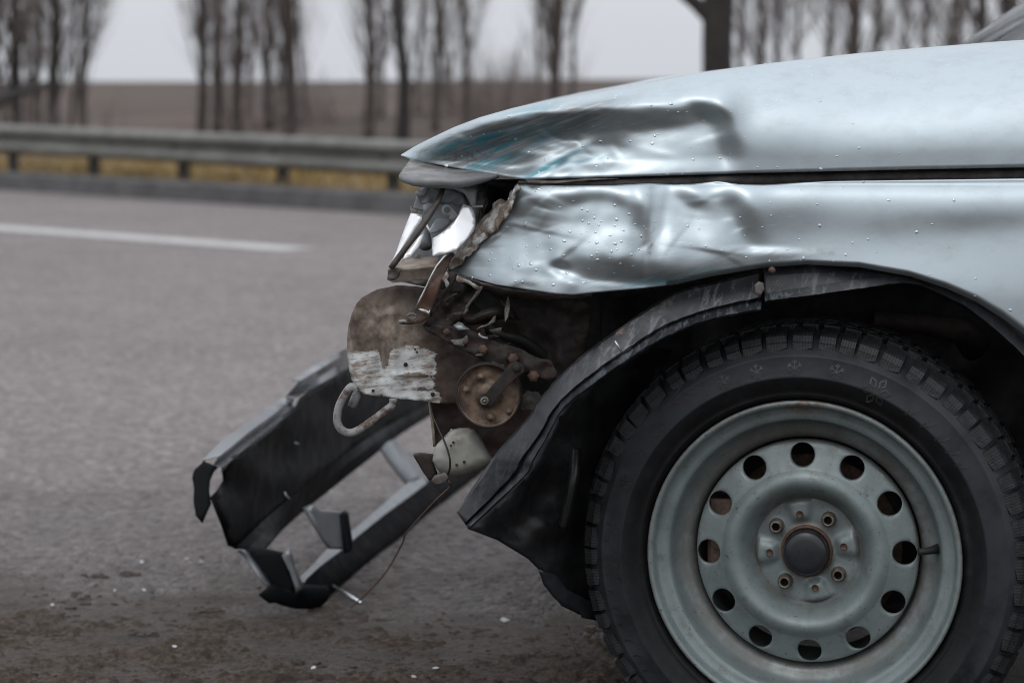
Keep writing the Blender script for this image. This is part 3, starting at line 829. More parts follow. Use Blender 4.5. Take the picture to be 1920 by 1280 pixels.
def build_hood():
    us = np.concatenate([np.linspace(752, 800, 26), np.linspace(803, 1920, 300), np.linspace(1930, 2120, 20)])
    NS = 64
    verts, fr = [], []
    sc_, te_, di_, ha_ = [], [], [], []
    for s in range(NS):
        th = s / (NS - 1) * PI / 2
        for u in us:
            b, t = float(h_bot(u)), float(h_top(u))
            v = b + (t - b) * math.sin(th) ** 0.92
            w_ = hood_w(u)
            d = float(hood_db(u)) + w_ * (1 - math.cos(th)) ** 1.05
            fade = float(smooth(0.0, 0.10, s / NS)) * 0.3 + 0.7
            fade *= float(smooth(1.0, 0.86, s / (NS - 1)))
            d += float(sample(HOOD_D, u, v)) * fade * float(smooth(756, 850, u))
            d += 0.0012 * nz(u, v * 2.2, 30, 1) * float(smooth(1400, 1000, u))
            verts.append(P(u, v, d)); fr.append((u, v))
    top0 = verts[-len(us):]
    for k in range(1, 15):                       # over the crown to the far side
        f = k / 14
        for j, u in enumerate(us):
            p0 = top0[j]; d = p0.y + (4.40 - p0.y) * f
            z = p0.z - 0.004 * f - 0.13 * max(0, f - 0.72) ** 1.6
            yt = float(h_top(u))
            zr = CH - (yt + 3 * min(f * 4, 1) - HOR) * d / FPX
            z = min(z, zr) if yt > 150 else min(z, p0.z - 0.002 * f - 0.13 * max(0, f - 0.72) ** 1.6)
            verts.append(Vector((p0.x, d, z))); fr.append((u, -1))
    n = len(us); rows = NS + 14
    faces = [(i * n + j, i * n + j + 1, (i + 1) * n + j + 1, (i + 1) * n + j) for i in range(rows - 1) for j in range(n - 1)]
    o = mesh_obj('hood', verts, faces, M['paint'], car)
    U = np.array([p[0] for p in fr]); Vv = np.array([p[1] for p in fr])
    vis = Vv > 0
    bt = h_bot(U); tp = h_top(U); rel = (bt - Vv) / np.maximum(bt - tp, 1)
    region = smooth(1120, 1020, U + (Vv - 260) * 1.4) * smooth(0.95, 0.78, rel) * smooth(765, 800, U)
    sc_ = np.where(vis, np.clip(region + 0.35 * gs(U, Vv, 1180, 240, 130, 26), 0, 1), 0.0)
    te_ = np.where(vis, 1.3 * gs(U, Vv, 890, 268, 75, 13, -14) + 1.2 * gs(U, Vv, 950, 282, 85, 16, -24) + gs(U, Vv, 1030, 312, 70, 6, -27) + 0.5 * gs(U, Vv, 1090, 302, 60, 4, -12) + 0.8 * gs(U, Vv, 915, 303, 35, 9, -10) + 0.35 * gs(U, Vv, 1000, 205, 60, 10, -14), 0)
    di_ = np.where(vis, 0.75 * gs(U, Vv, 885, 292, 34, 13, -8, 2) + 0.35 * gs(U, Vv, 860, 300, 90, 8, 10) + 0.4 * smooth(0.025, 0.0, rel) + 0.2 * gs(U, Vv, 960, 262, 80, 12, -18), 0)
    ha_ = np.where(vis, 0.35 * region, 0.0)
    for nme, a in (('scuff', sc_), ('teal', np.clip(te_, 0, 1)), ('dirt', np.clip(di_, 0, 1)), ('hairline', ha_)): attr(o, nme, a)
    solid(o, 0.0012)
    return o
hood = build_hood()

f_top = lin([(838, 502), (850, 486), (868, 471), (885, 455), (905, 437), (925, 420), (938, 402), (948, 385), (957, 366), (966, 347), (985, 346.5), (1060, 348.5), (1150, 347.5), (1215, 344), (1265, 346), (1300, 345), (1345, 340.5), (1385, 345.5), (1430, 346.5), (1500, 343), (1560, 340), (1700, 338), (1920, 335), (2120, 333)])
def f_bot(u):
    a = np.interp(u, [838, 850, 880, 930, 1000, 1040, 1075, 1110, 1200, 1270, 1330, 1400, 1436, 1511, 1611, 1705, 1775, 1830, 1880, 1920], [504, 510, 520, 534, 545, 551, 553, 549, 541, 533, 519, 507, 501.5, 496, 501, 518, 541, 566, 597, 628])
    r = np.sqrt(np.maximum(590.0 ** 2 - (np.maximum(u, 1920) - 1511) ** 2, 0))
    return np.where(np.asarray(u) > 1920, np.where(np.asarray(u) > 2095, 1165, np.minimum(1048 - r + 6, 1165)), a)
def fen_d(u, v):
    d = 2.935 + 0.085 * np.clip((1080 - u) / 240, 0, 1) ** 1.7
    t = (v - 345)
    d = d + 0.018 * np.exp(-np.clip(t, 0, 999) / 22.0) + 0.0 * t
    d = d - 0.010 * smooth(380, 560, v) * smooth(1350, 1600, u)
    d = d + 0.06 * smooth(640, 1150, v)
    return d
def build_fender():
    us = np.concatenate([np.linspace(838, 966, 70), np.linspace(969, 1920, 290), np.linspace(1928, 2120, 40)])
    NS = 72
    verts, fr = [], []
    for s in range(NS):
        f = s / (NS - 1)
        for u in us:
            a, b = float(f_top(u)), float(f_bot(u))
            v = a + (b - a) * f
            d = float(fen_d(u, v)) + float(sample(FEN_D, u, min(v, 700))) * float(smooth(836, 880, u)) * (float(smooth(700, 620, v)))
            d += 0.0010 * nz(u, v, 26, 4) * float(smooth(1500, 1150, u))
            if u > 1250: d += 0.010 * float(smooth(0.93, 1.0, f)) ** 2     # edge turns in over the arch
            verts.append(P(u, v, d)); fr.append((u, v, f))
    n = len(us)
    faces = [(i * n + j, (i + 1) * n + j, (i + 1) * n + j + 1, i * n + j + 1) for i in range(NS - 1) for j in range(n - 1)]
    o = mesh_obj('fender', verts, faces, M['paint'], car)
    U = np.array([p[0] for p in fr]); Vv = np.array([p[1] for p in fr]); Fq = np.array([p[2] for p in fr])
    attr(o, 'scuff', np.clip(0.7 * gs(U, Vv, 1250, 520, 190, 15, -3) + 0.5 * gs(U, Vv, 1420, 480, 110, 16, 2), 0, 1))
    attr(o, 'teal', np.clip(0.55 * gs(U, Vv, 1230, 528, 90, 9, -5) + 0.3 * gs(U, Vv, 1330, 505, 80, 7), 0, 1))
    fe = smooth(30, 0, (U - 838) - (504 - np.maximum(f_top(U), 345)) * 0.0 + 400 * np.clip(Fq, 0, 1))
    edge = smooth(0.16, 0.0, Fq) * smooth(975, 960, U) + 0.5 * smooth(0.045, 0.0, Fq) * smooth(1180, 980, U)
    attr(o, 'dirt', np.clip(0.9 * edge + 0.8 * gs(U, Vv, 1221, 455, 5, 28, 8) + 0.6 * smooth(0.985, 1.0, Fq) * smooth(1200, 1050, U) + 0.3 * gs(U, Vv, 1540, 472, 40, 5, 8), 0, 1))
    attr(o, 'hairline', np.clip(0.8 * gs(U, Vv, 1260, 440, 70, 70) + 0.9 * gs(U, Vv, 1430, 410, 60, 60) + 0.9 * gs(U, Vv, 1300, 505, 200, 22) + 0.5 * gs(U, Vv, 1000, 400, 90, 40), 0, 1))
    solid(o, 0.0012)
    return o
fender = build_fender()

# rain drops standing on the sheet metal
def droplets(host, count, ufun, seed, topcols):
    me = host.data; rnd = random.Random(seed)
    polys = me.polygons; off = origin(host)
    V, F = [], []
    cands = []
    for p in polys:
        c = p.center + off
        if c.y > 3.22 or c.z < 0.5: continue
        u = 960 + c.x * FPX / c.y; v = HOR + (CH - c.z) * FPX / c.y
        wgt = ufun(u, v)
        if wgt > 0: cands.append((p.index, wgt * p.area))
    idx = rnd.choices([c[0] for c in cands], [c[1] for c in cands], k=count)
    for i in idx:
        p = polys[i]; c = p.center + off
        n_ = p.normal.copy()
        if n_.y > 0: n_ = -n_
        t = n_.cross(Vector((0, 0, 1))); t.normalize(); b = n_.cross(t)
        c = c + t * rnd.uniform(-1, 1) * 0.0012 + b * rnd.uniform(-1, 1) * 0.0012 - n_ * 0.0002
        r = 0.0006 + 0.0017 * rnd.random() ** 3.0
        ex = rnd.uniform(0.9, 1.5)
        e = len(V)
        for ring, (rr, hh) in enumerate(((1.0, 0.0), (0.84, 0.20), (0.48, 0.33))):
            for k in range(8):
                a = k * PI / 4
                V.append(c + (t * math.cos(a) * ex + b * math.sin(a)) * r * rr * (1 + 0.12 * math.sin(a * 2 + i)) + n_ * r * hh)
        V.append(c + n_ * r * 0.38)
        for ring in range(2):
            for k in range(8):
                q = e + ring * 8 + k; q2 = e + ring * 8 + (k + 1) % 8
                F.append((q, q2, q2 + 8, q + 8))
        for k in range(8): F.append((e + 16 + k, e + 16 + (k + 1) % 8, e + 24))
        F.append(tuple(e + k for k in range(8))[::-1])
    o = mesh_obj('water_drops', V, F, M['water'], host)
    stuff(o)
    return o
droplets(hood, 760, lambda u, v: (0.25 + 1.2 * float(gs(u, v, 1270, 260, 150, 80)) + 0.9 * float(gs(u, v, 1700, 130, 220, 60)) + 1.0 * float(gs(u, v, 1100, 190, 300, 20, -9)) + float(gs(u, v, 1150, 312, 120, 16))) if u > 800 else 0, 3, None)
droplets(fender, 360, lambda u, v: (0.15 + 1.6 * float(gs(u, v, 1010, 470, 130, 60)) + 0.8 * float(gs(u, v, 1130, 430, 80, 50)) + 0.5 * float(gs(u, v, 1330, 460, 140, 60))) if v < 620 else 0, 5, None)

# seam between hood and fender: dirty gutter with its upstanding flange
ribbon('hood_gutter', [
    [(975, 333, 3.02), (1100, 332, 2.995), (1300, 326, 2.99), (1600, 318, 2.99), (2110, 308, 2.99)],
    [(972, 341, 2.975), (1100, 341, 2.972), (1300, 335, 2.972), (1600, 328, 2.972), (2110, 320, 2.972)],
    [(968, 350, 2.99), (1100, 352, 2.975), (1300, 350, 2.975), (1600, 344, 2.975), (2110, 338, 2.975)],
    [(966, 356, 3.05), (1100, 362, 3.05), (1300, 360, 3.05), (1600, 352, 3.05), (2110, 346, 3.05)]], M['gutter'], car, 60)
ribbon('hood_seam_lip', [
    [(985, 338.5, 2.962), (1040, 341, 2.966), (1100, 337, 2.968), (1160, 334.5, 2.97)],
    [(990, 344, 2.955), (1040, 345, 2.960), (1100, 340, 2.966), (1160, 336, 2.97)]], M['torn_dark'], car, 20)

# grey trim lip under the nose of the hood
nose = ribbon('nose_trim', [
    [(771, 300, 3.04), (800, 307, 3.035), (850, 316, 3.03), (890, 320, 3.02), (932, 326, 3.02)],
    [(757, 318, 3.0), (800, 322, 2.985), (850, 326, 2.98), (890, 325, 2.985), (932, 327, 3.0)],
    [(749, 331, 2.985), (790, 338, 2.962), (850, 341, 2.958), (895, 333, 2.972), (933, 328, 2.99)],
    [(752, 338, 2.985), (785, 347, 2.966), (850, 350, 2.965), (895, 342, 2.975), (934, 329, 2.99)],
    [(775, 346, 3.04), (800, 349, 3.02), (850, 351, 3.02), (895, 344, 3.02), (935, 330, 3.02)]], M['trim'], car, 36)

# dark engine bay behind the torn front
def dbox(name, u0, v0, u1, v1, d0, d1, m, parent=car, bev=0.004):
    a = P(u0, v1, d0); b = P(u1, v0, d0)
    vs, fs = box_vf(((a.x + b.x) / 2, (d0 + d1) / 2, (a.z + b.z) / 2), b.x - a.x, d1 - d0, b.z - a.z)
    o = mesh_obj(name, vs, fs, m, parent, False)
    if bev: bevel(o, bev)
    return o
sheet('inner_wing', [(905, 338), (1010, 335), (1920, 322), (1920, 420), (1500, 520), (1130, 560), (1120, 840), (960, 840), (860, 800), (850, 640), (800, 540), (880, 470)], lambda u, v: 3.16 + 0.02 * nz(u, v, 40, 8), M['inner'], car, 22, 0.002)
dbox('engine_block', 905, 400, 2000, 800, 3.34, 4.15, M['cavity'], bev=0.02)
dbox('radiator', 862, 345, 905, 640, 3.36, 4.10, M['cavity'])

# ------------------------------------------------------------------ smashed headlight
lamp = sheet('headlight', [(785, 352), (893, 350), (905, 380), (900, 425), (872, 465), (846, 492), (742, 503), (752, 470), (772, 398)], lambda u, v: 3.09 + 0.0006 * (820 - u) * 0.5 + 0.004 * nz(u, v, 30, 2), M['grey_pl'], car, 10, 0.03)
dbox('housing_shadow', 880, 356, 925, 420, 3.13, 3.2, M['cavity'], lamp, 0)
sheet('reflector', Z1((345, 490), (400, 494), (455, 502), (442, 560), (372, 660), (300, 765), (225, 900), (150, 1010), (165, 950), (210, 850), (255, 720), (300, 600)), lambda u, v: 3.0 - (v - 400) * 0.0002 + 0.0002 * (790 - u), M['mirror'], lamp, 7, 0.002)
sheet('reflector', Z1((480, 640), (470, 690), (430, 790), (352, 890), (258, 936), (300, 850), (390, 740)), lambda u, v: 3.005 - 0.0002 * (v - 430), M['mirror'], lamp, 7, 0.002)
sheet('reflector', Z1((830, 405), (868, 420), (905, 432), (930, 480), (942, 540), (942, 600), (930, 650), (880, 715), (810, 790), (760, 838), (650, 868), (560, 890), (540, 880), (543, 800), (548, 720), (590, 698), (645, 660), (700, 612), (745, 565), (785, 505), (805, 455)), lambda u, v: 2.998 - 0.0002 * (v - 382) + 0.000003 * (u - 850) ** 2, M['mirror'], lamp, 7, 0.002)
sheet('reflector_wedge', Z1((580, 542), (700, 532), (722, 560), (690, 600), (600, 658), (530, 672), (522, 630)), lambda u, v: 3.06 - 0.0004 * (v - 410), M['lightgrey_pl'], lamp, 7, 0.002)
sheet('reflector_fin', Z1((740, 265), (840, 272), (955, 280), (950, 350), (942, 425), (902, 422), (880, 370), (850, 318), (800, 278)), 3.04, M['lightgrey_pl'], lamp, 7, 0.002)
sheet('lens_shard', ragged(Z1((390, 300), (480, 258), (600, 262), (760, 275), (840, 310), (885, 418), (700, 405), (560, 415), (430, 395), (410, 340)), 2.5, 6, 3), lambda u, v: 3.055 + 0.006 * nz(u * 0.4, v, 5, 6), M['grey_pl'], lamp, 6, 0.002)
sheet('lens_shard', ragged(Z1((385, 295), (440, 262), (500, 268), (470, 330), (415, 330)), 2.0, 5, 5), lambda u, v: 3.03 + 0.004 * nz(u, v, 5, 7), M['lightgrey_pl'], lamp, 5, 0.0015)
# adjuster tab with its eye
tp_ = []
cx, cy = Z1((680, 462))[0]
ring_o = [(cx + 10.5 * math.cos(a), cy + 10.5 * math.sin(a)) for a in np.linspace(R(60), R(330), 16)]
tab = ring_o + Z1((790, 512), (735, 562), (700, 540))
sheet('adjuster_tab', tab, 3.035, M['lightgrey_pl'], lamp, 6, 0.003)
v_, f_ = [], []
for k in range(18):
    a = 2 * PI * k / 18; v_.append(P(cx + 6 * math.cos(a), cy + 6 * math.sin(a), 3.0335))
f_.append(tuple(range(18)))
mesh_obj('adjuster_eye', v_, f_, M['grey_pl'], lamp, False)
tube('clip', [P(*Z1((490, 597))[0], 3.0), P(*Z1((508, 632))[0], 2.998), P(*Z1((532, 672))[0], 3.0)], 0.0016, M['white_pl'], lamp, 6)
tube('bulb_holder', [P(*Z1((478, 640))[0], 3.06), P(*Z1((480, 720))[0], 3.05), P(*Z1((482, 800))[0], 3.04)], [0.005, 0.007, 0.008], M['grey_pl'], lamp, 12)
tube('bar', [P(*p, d) for p, d in zip(Z1((655, 240), (622, 320), (585, 400), (500, 540), (440, 630), (300, 810), (200, 945), (160, 1000)), (3.0, 2.985, 2.98, 2.975, 2.972, 2.968, 2.966, 2.966))], [0.0034, 0.0036, 0.0037, 0.0038, 0.0038, 0.0038, 0.004, 0.0036], M['bar'], lamp, 10)
bevel(sheet('lower_rail', Z1((165, 990), (350, 978), (600, 962), (585, 1000), (510, 1102), (380, 1112), (262, 1126), (180, 1136), (122, 1102), (140, 1030)), lambda u, v: 2.995 + 0.0002 * (v - 500), M['beige_pl'], lamp, 8, 0.03), 0.0008)
sheet('lower_rail_lip', Z1((205, 990), (355, 985), (590, 966), (580, 992), (350, 1022), (235, 1030)), 2.988, M['beige_pl'], lamp, 8, 0.003)
sheet('lower_rail_web', Z1((262, 1126), (380, 1112), (508, 1100), (480, 1170), (400, 1156), (320, 1136)), 3.0, M['torn_dark'], lamp, 8, 0.003)
sheet('bracket', ragged(Z1((160, 1000), (205, 990), (260, 1010), (235, 1080), (200, 1110), (130, 1105), (135, 1060)), 1.5, 5, 8), lambda u, v: 2.982 + 0.004 * nz(u, v, 6, 2), M['torn_dark'], lamp, 5, 0.004)
sheet('splinter', Z1((400, 862), (440, 885), (400, 925), (335, 950), (360, 905)), 3.02, M['beige_pl'], lamp, 6, 0.002)
sheet('splinter', Z1((340, 415), (365, 440), (455, 460), (450, 500), (345, 490)), 3.025, M['torn'], lamp, 6, 0.002)
sheet('splinter', Z1((455, 420), (500, 395), (560, 400), (540, 440), (500, 470), (470, 500)), 3.035, M['lightgrey_pl'], lamp, 6, 0.002)
sheet('side_mount', ragged(Z1((950, 300), (1040, 280), (1050, 400), (985, 470), (970, 600), (945, 620), (950, 440)), 1.5, 6, 4), 3.05, M['torn_dark'], lamp, 8, 0.002)
tube('mount_pin', [P(*Z1((915, 432))[0], 3.03), P(*Z1((1012, 428))[0], 3.02)], 0.0016, M['lightgrey_pl'], lamp, 6)

# ------------------------------------------------------------------ torn edge of the fender
ribbon('torn_edge', [
    [(974, 340, 3.0), (952, 372, 3.0), (934, 376, 3.0), (912, 402, 3.01), (880, 436, 3.015), (856, 468, 3.02), (838, 498, 3.02)],
    [(972, 346, 2.978), (950, 378, 2.985), (936, 386, 2.985), (916, 410, 2.99), (886, 444, 3.0), (862, 472, 3.005), (839, 501, 3.008)],
    [(970, 347, 2.955), (957, 370, 2.962), (947, 390, 2.966), (928, 420, 2.975), (900, 446, 2.985), (870, 474, 2.996), (841, 503, 3.006)],
    [(976, 350, 2.948), (962, 376, 2.952), (950, 404, 2.956), (932, 428, 2.966), (905, 450, 2.978), (876, 478, 2.99), (844, 506, 3.002)]], M['torn'], car, 90, 0.002, 6.0, 2)
ribbon('return_flange', [
    [(842, 505, 3.005), (880, 521, 2.992), (930, 535, 2.972), (1000, 546, 2.958), (1060, 552, 2.948), (1112, 549, 2.942)],
    [(850, 512, 3.01), (880, 527, 3.0), (930, 541, 2.985), (1000, 552, 2.972), (1060, 557, 2.965), (1110, 552, 2.958)],
    [(880, 522, 3.03), (900, 536, 3.02), (935, 552, 3.01), (1000, 560, 3.0), (1060, 560, 2.99), (1108, 554, 2.99)]], M['torn_dark'], car, 40, 0.0015, 2.5, 5)

lathe_late = []
# ------------------------------------------------------------------ rusty front structure
def plate_d(u, v):
    d = 3.035
    d += 0.05 * max(0, (680 - u) / 32.0) ** 2 * 0.5
    d += 0.03 * max(0, (565 - v) / 30.0) ** 2 * 0.35
    d -= 0.004 * math.exp(-((u - 737) / 7.0) ** 2) * (1 if 575 < v < 705 else 0.3)
    d += 0.005 * math.exp(-((u - 716) / 9.0) ** 2) * float(smooth(580, 620, v))
    d -= 0.006 * math.exp(-((v - 703) / 5.0) ** 2) * (1 if 735 < u < 806 else 0.0)
    d += 0.003 * nz(u, v, 22, 4) + 0.0015 * nz(u, v, 8, 6)
    return d
pl = ragged(ZP((80, 470), (82, 410), (88, 350), (105, 290), (130, 235), (155, 208), (230, 168), (330, 146), (420, 150), (480, 160), (620, 170), (760, 330), (820, 560), (700, 700), (640, 742), (550, 737), (380, 715), (170, 692), (140, 672), (105, 620), (90, 560)), 1.2, 9, 1)
plate = sheet('front_crossmember', pl, plate_d, M['plate'], car, 6, 0.003)
def uv_of(o):
    off = origin(o); c = np.zeros(len(o.data.vertices) * 3); o.data.vertices.foreach_get('co', c)
    c = c.reshape(-1, 3) + np.array(off)
    return 960 + c[:, 0] * FPX / c[:, 1], HOR + (CH - c[:, 2]) * FPX / c[:, 1]
U, Vv = uv_of(nose)
attr(nose, 'dirt', np.clip(smooth(338, 322, Vv + 6 * smooth(860, 930, U)) + 0.15, 0, 1))
U, Vv = uv_of(plate)
attr(plate, 'white', np.clip(smooth(642, 668, Vv) * smooth(832, 800, U) * 1.0 + 0.8 * gs(U, Vv, 770, 672, 36, 26, 0, 2) + 0.7 * smooth(725, 738, Vv) * smooth(840, 822, U), 0, 1) * smooth(845, 815, U) - 0.8 * gs(U, Vv, 722, 670, 11, 34, 0, 2) - 0.9 * gs(U, Vv, 772, 704, 34, 5, 0, 2) - 0.6 * gs(U, Vv, 790, 730, 32, 5))
attr(plate, 'beige', np.clip(smooth(812, 760, U) * smooth(545, 585, Vv), 0, 1))
for (a, b_), r_ in zip(ZP((375, 542), (212, 672), (510, 690), (422, 465), (432, 480)), (4, 3, 4, 2, 2)):
    v_, f_ = sweep([P(a, b_, 3.031), P(a, b_, 3.034)], r_ * 3.03 / FPX, 12)
    mesh_obj('rivet_hole', v_, f_, M['rust_dark'], plate)

wing = sheet('crumpled_wing_panel', ragged(Z3((630, 190), (760, 250), (890, 290), (862, 345), (790, 430), (735, 510), (690, 580), (705, 605), (760, 622), (640, 680), (600, 705), (450, 720), (285, 690), (345, 600), (450, 425), (560, 320)), 2, 8, 2), lambda u, v: 3.0 + 0.010 * nz(u, v, 20, 3) + 0.0005 * (u - 830) * 0.5, M['rust_dark'], car, 5, 0.002)
sheet('torn_lip', ragged(Z3((862, 345), (885, 300), (850, 310), (800, 390), (735, 470), (680, 575), (692, 600), (720, 570), (760, 480), (830, 400)), 1.5, 5, 4), lambda u, v: 2.985 + 0.003 * nz(u, v, 6, 3), M['torn_dark'], wing, 5, 0.002)
sheet('torn_lip', ragged(Z3((630, 195), (700, 225), (800, 280), (850, 310), (835, 340), (770, 300), (700, 262), (640, 260), (625, 235)), 2.5, 5, 9), lambda u, v: 2.975 + 0.006 * nz(u, v, 7, 5), M['torn'], wing, 5, 0.002)
ribbon('curled_edge', [
    [(870, 592, 3.02), (890, 591, 3.005), (914, 581, 3.0), (935, 578, 3.01), (958, 582, 3.04)],
    [(872, 598, 3.0), (890, 597, 2.985), (914, 588, 2.98), (935, 584, 2.99), (962, 586, 3.04)],
    [(874, 606, 3.02), (895, 606, 3.01), (920, 600, 3.01), (945, 596, 3.02), (975, 600, 3.05)]], M['rust_dark'], car, 26, 0.002, 1.5, 4)
beam = sheet('wing_rail', ragged(Z3((282, 692), (430, 690), (600, 705), (760, 735), (920, 822), (1080, 880), (1230, 922), (1400, 1000), (1560, 1060), (1640, 1180), (1560, 1250), (1350, 1180), (1090, 1122), (870, 1040), (700, 950), (560, 880), (420, 800), (330, 758)), 1.5, 9, 6), lambda u, v: 2.992 + 0.008 * nz(u, v, 24, 9) + 0.002 * nz(u, v, 7, 2), M['rust_dark'], car, 6, 0.004)
sheet('paint_scab', ragged(Z3((560, 840), (640, 830), (720, 790), (735, 850), (690, 900), (600, 890)), 3, 4, 2), lambda u, v: 2.984 + 0.008 * nz(u, v, 24, 9), M['torn_dark'], beam, 5, 0.0004)
sheet('paint_scab', ragged(Z3((800, 985), (880, 960), (890, 990), (820, 1005)), 2, 4, 3), lambda u, v: 2.985, M['torn_dark'], beam, 5, 0.0004)
sheet('paint_scab', ragged(Z3((980, 1060), (1090, 1090), (1085, 1118), (990, 1085)), 2, 4, 3), lambda u, v: 2.984, M['torn'], beam, 5, 0.0004)
sheet('rusty_panel', ragged(Z3((900, 330), (1180, 380), (1700, 380), (1980, 500), (1900, 1000), (1650, 1260), (1400, 1000), (1230, 920), (1060, 860), (1075, 720), (1000, 690), (830, 740), (800, 660), (930, 610), (1240, 590), (1180, 530), (1000, 430)), 1.5, 10, 7), lambda u, v: 3.06 + 0.012 * nz(u, v, 30, 5) + 0.004 * nz(u, v, 10, 1), M['rust_dark'], car, 8, 0.002)
sheet('bent_tab', Z3((585, 692), (640, 655), (680, 670), (700, 700), (755, 730), (640, 738)), lambda u, v: 2.985 - 0.0004 * (v - 610), M['silver_pl'], car, 6, 0.0015)
sheet('bent_tab', Z3((945, 742), (1000, 735), (1072, 718), (1060, 770), (1035, 808), (985, 785)), lambda u, v: 2.99 + 0.0006 * (v - 620), M['torn_dark'], car, 6, 0.0015)
sheet('bent_tab', ragged(Z3((820, 735), (870, 695), (930, 685), (980, 620), (1015, 595), (1000, 660), (960, 690), (880, 715)), 1, 4, 3), lambda u, v: 2.982 + 0.004 * nz(u, v, 8, 2), M['torn_dark'], car, 5, 0.0015)
tube('bent_wire', [P(*p, 2.985) for p in Z3((842, 770), (852, 795), (885, 812), (930, 822))], 0.0014, M['torn'], car, 6)

rnd = random.Random(31)
for k in range(16):                      # shreds of torn inner sheet
    cu, cv = rnd.uniform(838, 985), rnd.uniform(548, 668)
    a0 = rnd.uniform(0, 2 * PI); ln_ = rnd.uniform(9, 26); wd_ = rnd.uniform(3, 9)
    ca, sa = math.cos(a0), math.sin(a0)
    tri = [(cu + ca * x - sa * y, cv + sa * x + ca * y) for x, y in ((-ln_, -wd_ * 0.4), (0, -wd_), (ln_, 0), (ln_ * 0.3, wd_), (-ln_ * 0.6, wd_ * 0.6))]
    dd_ = rnd.uniform(2.985, 3.05); sl = rnd.uniform(-0.0012, 0.0012); sl2 = rnd.uniform(-0.0010, 0.0010)
    sheet('metal_shred', ragged(tri, 1.0, 4, k), lambda u, v, a=dd_, b=sl, c=sl2, x=cu, y=cv: a + b * (u - x) + c * (v - y), M['rust_dark'] if k % 4 else M['torn_dark'], car, 5, 0.0012)
tube('hose', [P(*p) for p in spline([(842, 548, 3.07), (880, 575, 3.05), (930, 622, 3.04), (985, 640, 3.05), (1040, 690, 3.08), (1060, 760, 3.12)], 30)], 0.0065, M['rubber_dark'], car, 10)
tube('loom', [P(*p) for p in spline([(905, 420, 3.06), (930, 395, 3.05), (955, 400, 3.07), (965, 440, 3.1)], 20)], 0.003, M['rubber_dark'], car, 8)
tube('loom', [P(*p) for p in spline([(900, 360, 3.06), (915, 375, 3.04), (908, 400, 3.04), (920, 425, 3.07)], 20)], 0.0018, M['wire'], car, 6)
for cu, cv, rr in ((905, 655, 0.0042), (962, 672, 0.0046), (872, 640, 0.003), (838, 622, 0.0034), (1000, 705, 0.005)):
    lathe_late.append((cu, cv, rr))
# bent rusty strap over the headlight corner, with its bolted foot
strap = sheet('lamp_strap', Z3((500, 0), (545, -30), (575, -35), (600, -20), (560, 30), (540, 90), (485, 200), (465, 262), (420, 400), (372, 520), (352, 585), (300, 560), (250, 540), (215, 518), (255, 430), (305, 330), (360, 210), (420, 100)), lambda u, v: 2.975 + 0.0006 * max(0, 520 - v) + 0.003 * math.sin(v * 0.09), M['rust_strap'], car, 6, 0.003)
tube('strap_edge', [P(*p, d) for p, d in zip(Z3((545, -30), (495, 5), (420, 100), (360, 210), (305, 330), (255, 430), (215, 518)), (2.985, 2.978, 2.972, 2.97, 2.97, 2.969, 2.969))], 0.0013, M['bare_steel'], strap, 6)
sheet('strap_rib', ragged(Z3((520, 200), (565, 150), (625, 180), (610, 250), (540, 330), (470, 440), (395, 560), (345, 615), (352, 560), (420, 430), (500, 320), (545, 270)), 1.2, 6, 3), lambda u, v: 2.985 + 0.004 * nz(u, v, 8, 2), M['rust_dark'], strap, 6, 0.003)
sheet('strap_scrape', ragged(Z3((470, 235), (520, 150), (545, 200), (525, 240), (550, 280), (520, 320), (505, 270)), 2, 4, 2), 2.971, M['torn'], strap, 5, 0.001)
sheet('strap_foot', Z3((40, 655), (90, 640), (150, 650), (210, 650), (260, 615), (300, 565), (355, 590), (330, 630), (260, 672), (160, 685), (60, 680)), lambda u, v: 2.985, M['rust_strap'], strap, 6, 0.004)
tube('strap_foot_edge', [P(*p, 2.981) for p in Z3((42, 658), (90, 648), (160, 662))], 0.0022, M['hookpaint'], strap, 8)
sheet('strap_weld', ragged(Z3((230, 520), (290, 530), (340, 555), (355, 530), (352, 585), (300, 572), (250, 550)), 1.5, 4, 8), 2.97, M['bare_steel'], strap, 4, 0.001)
a_, b_ = Z3((172, 602))[0]
tube('bolt', [P(a_ + 8 * math.cos(t), b_ + 5 * math.sin(t), 2.978) for t in np.linspace(0, 2 * PI, 17)], 0.0016, M['torn_dark'], strap, 6)

# horn
def lathe(name, prof, seg, m, parent, mat4, close=False, a0=0.0, smooth_sh=True):
    """prof: (radius, depth along +y); axis is the local y axis"""
    verts, faces = [], []
    for r, y in prof:
        for k in range(seg):
            a = a0 + 2 * PI * k / seg
            verts.append(mat4 @ Vector((r * math.cos(a), y, r * math.sin(a))))
    for i in range(len(prof) - 1):
        for k in range(seg):
            a = i * seg + k; b = i * seg + (k + 1) % seg
            faces.append((a, b, b + seg, a + seg))
    if close: faces.append(tuple((len(prof) - 1) * seg + k for k in range(seg)))
    return mesh_obj(name, verts, faces, m, parent, smooth_sh)
for cu, cv, rr in lathe_late:
    lathe('panel_bolt', [(rr * 1.5, 0.006), (rr * 1.45, 0.0), (rr, -0.0004), (rr, -0.004), (rr * 0.6, -0.0046), (rr * 0.05, -0.0046)], 6, M['rust_strap'], car, Matrix.Translation(P(cu, cv, 2.986)), True, smooth_sh=False)
hc = P(*Z4((618, 462))[0], 2.985); k_ = 2.985 / FPX / 4.571
HM = Matrix.Translation(hc) @ Matrix.Rotation(R(4), 4, 'X') @ Matrix.Rotation(R(-7), 4, 'Z')
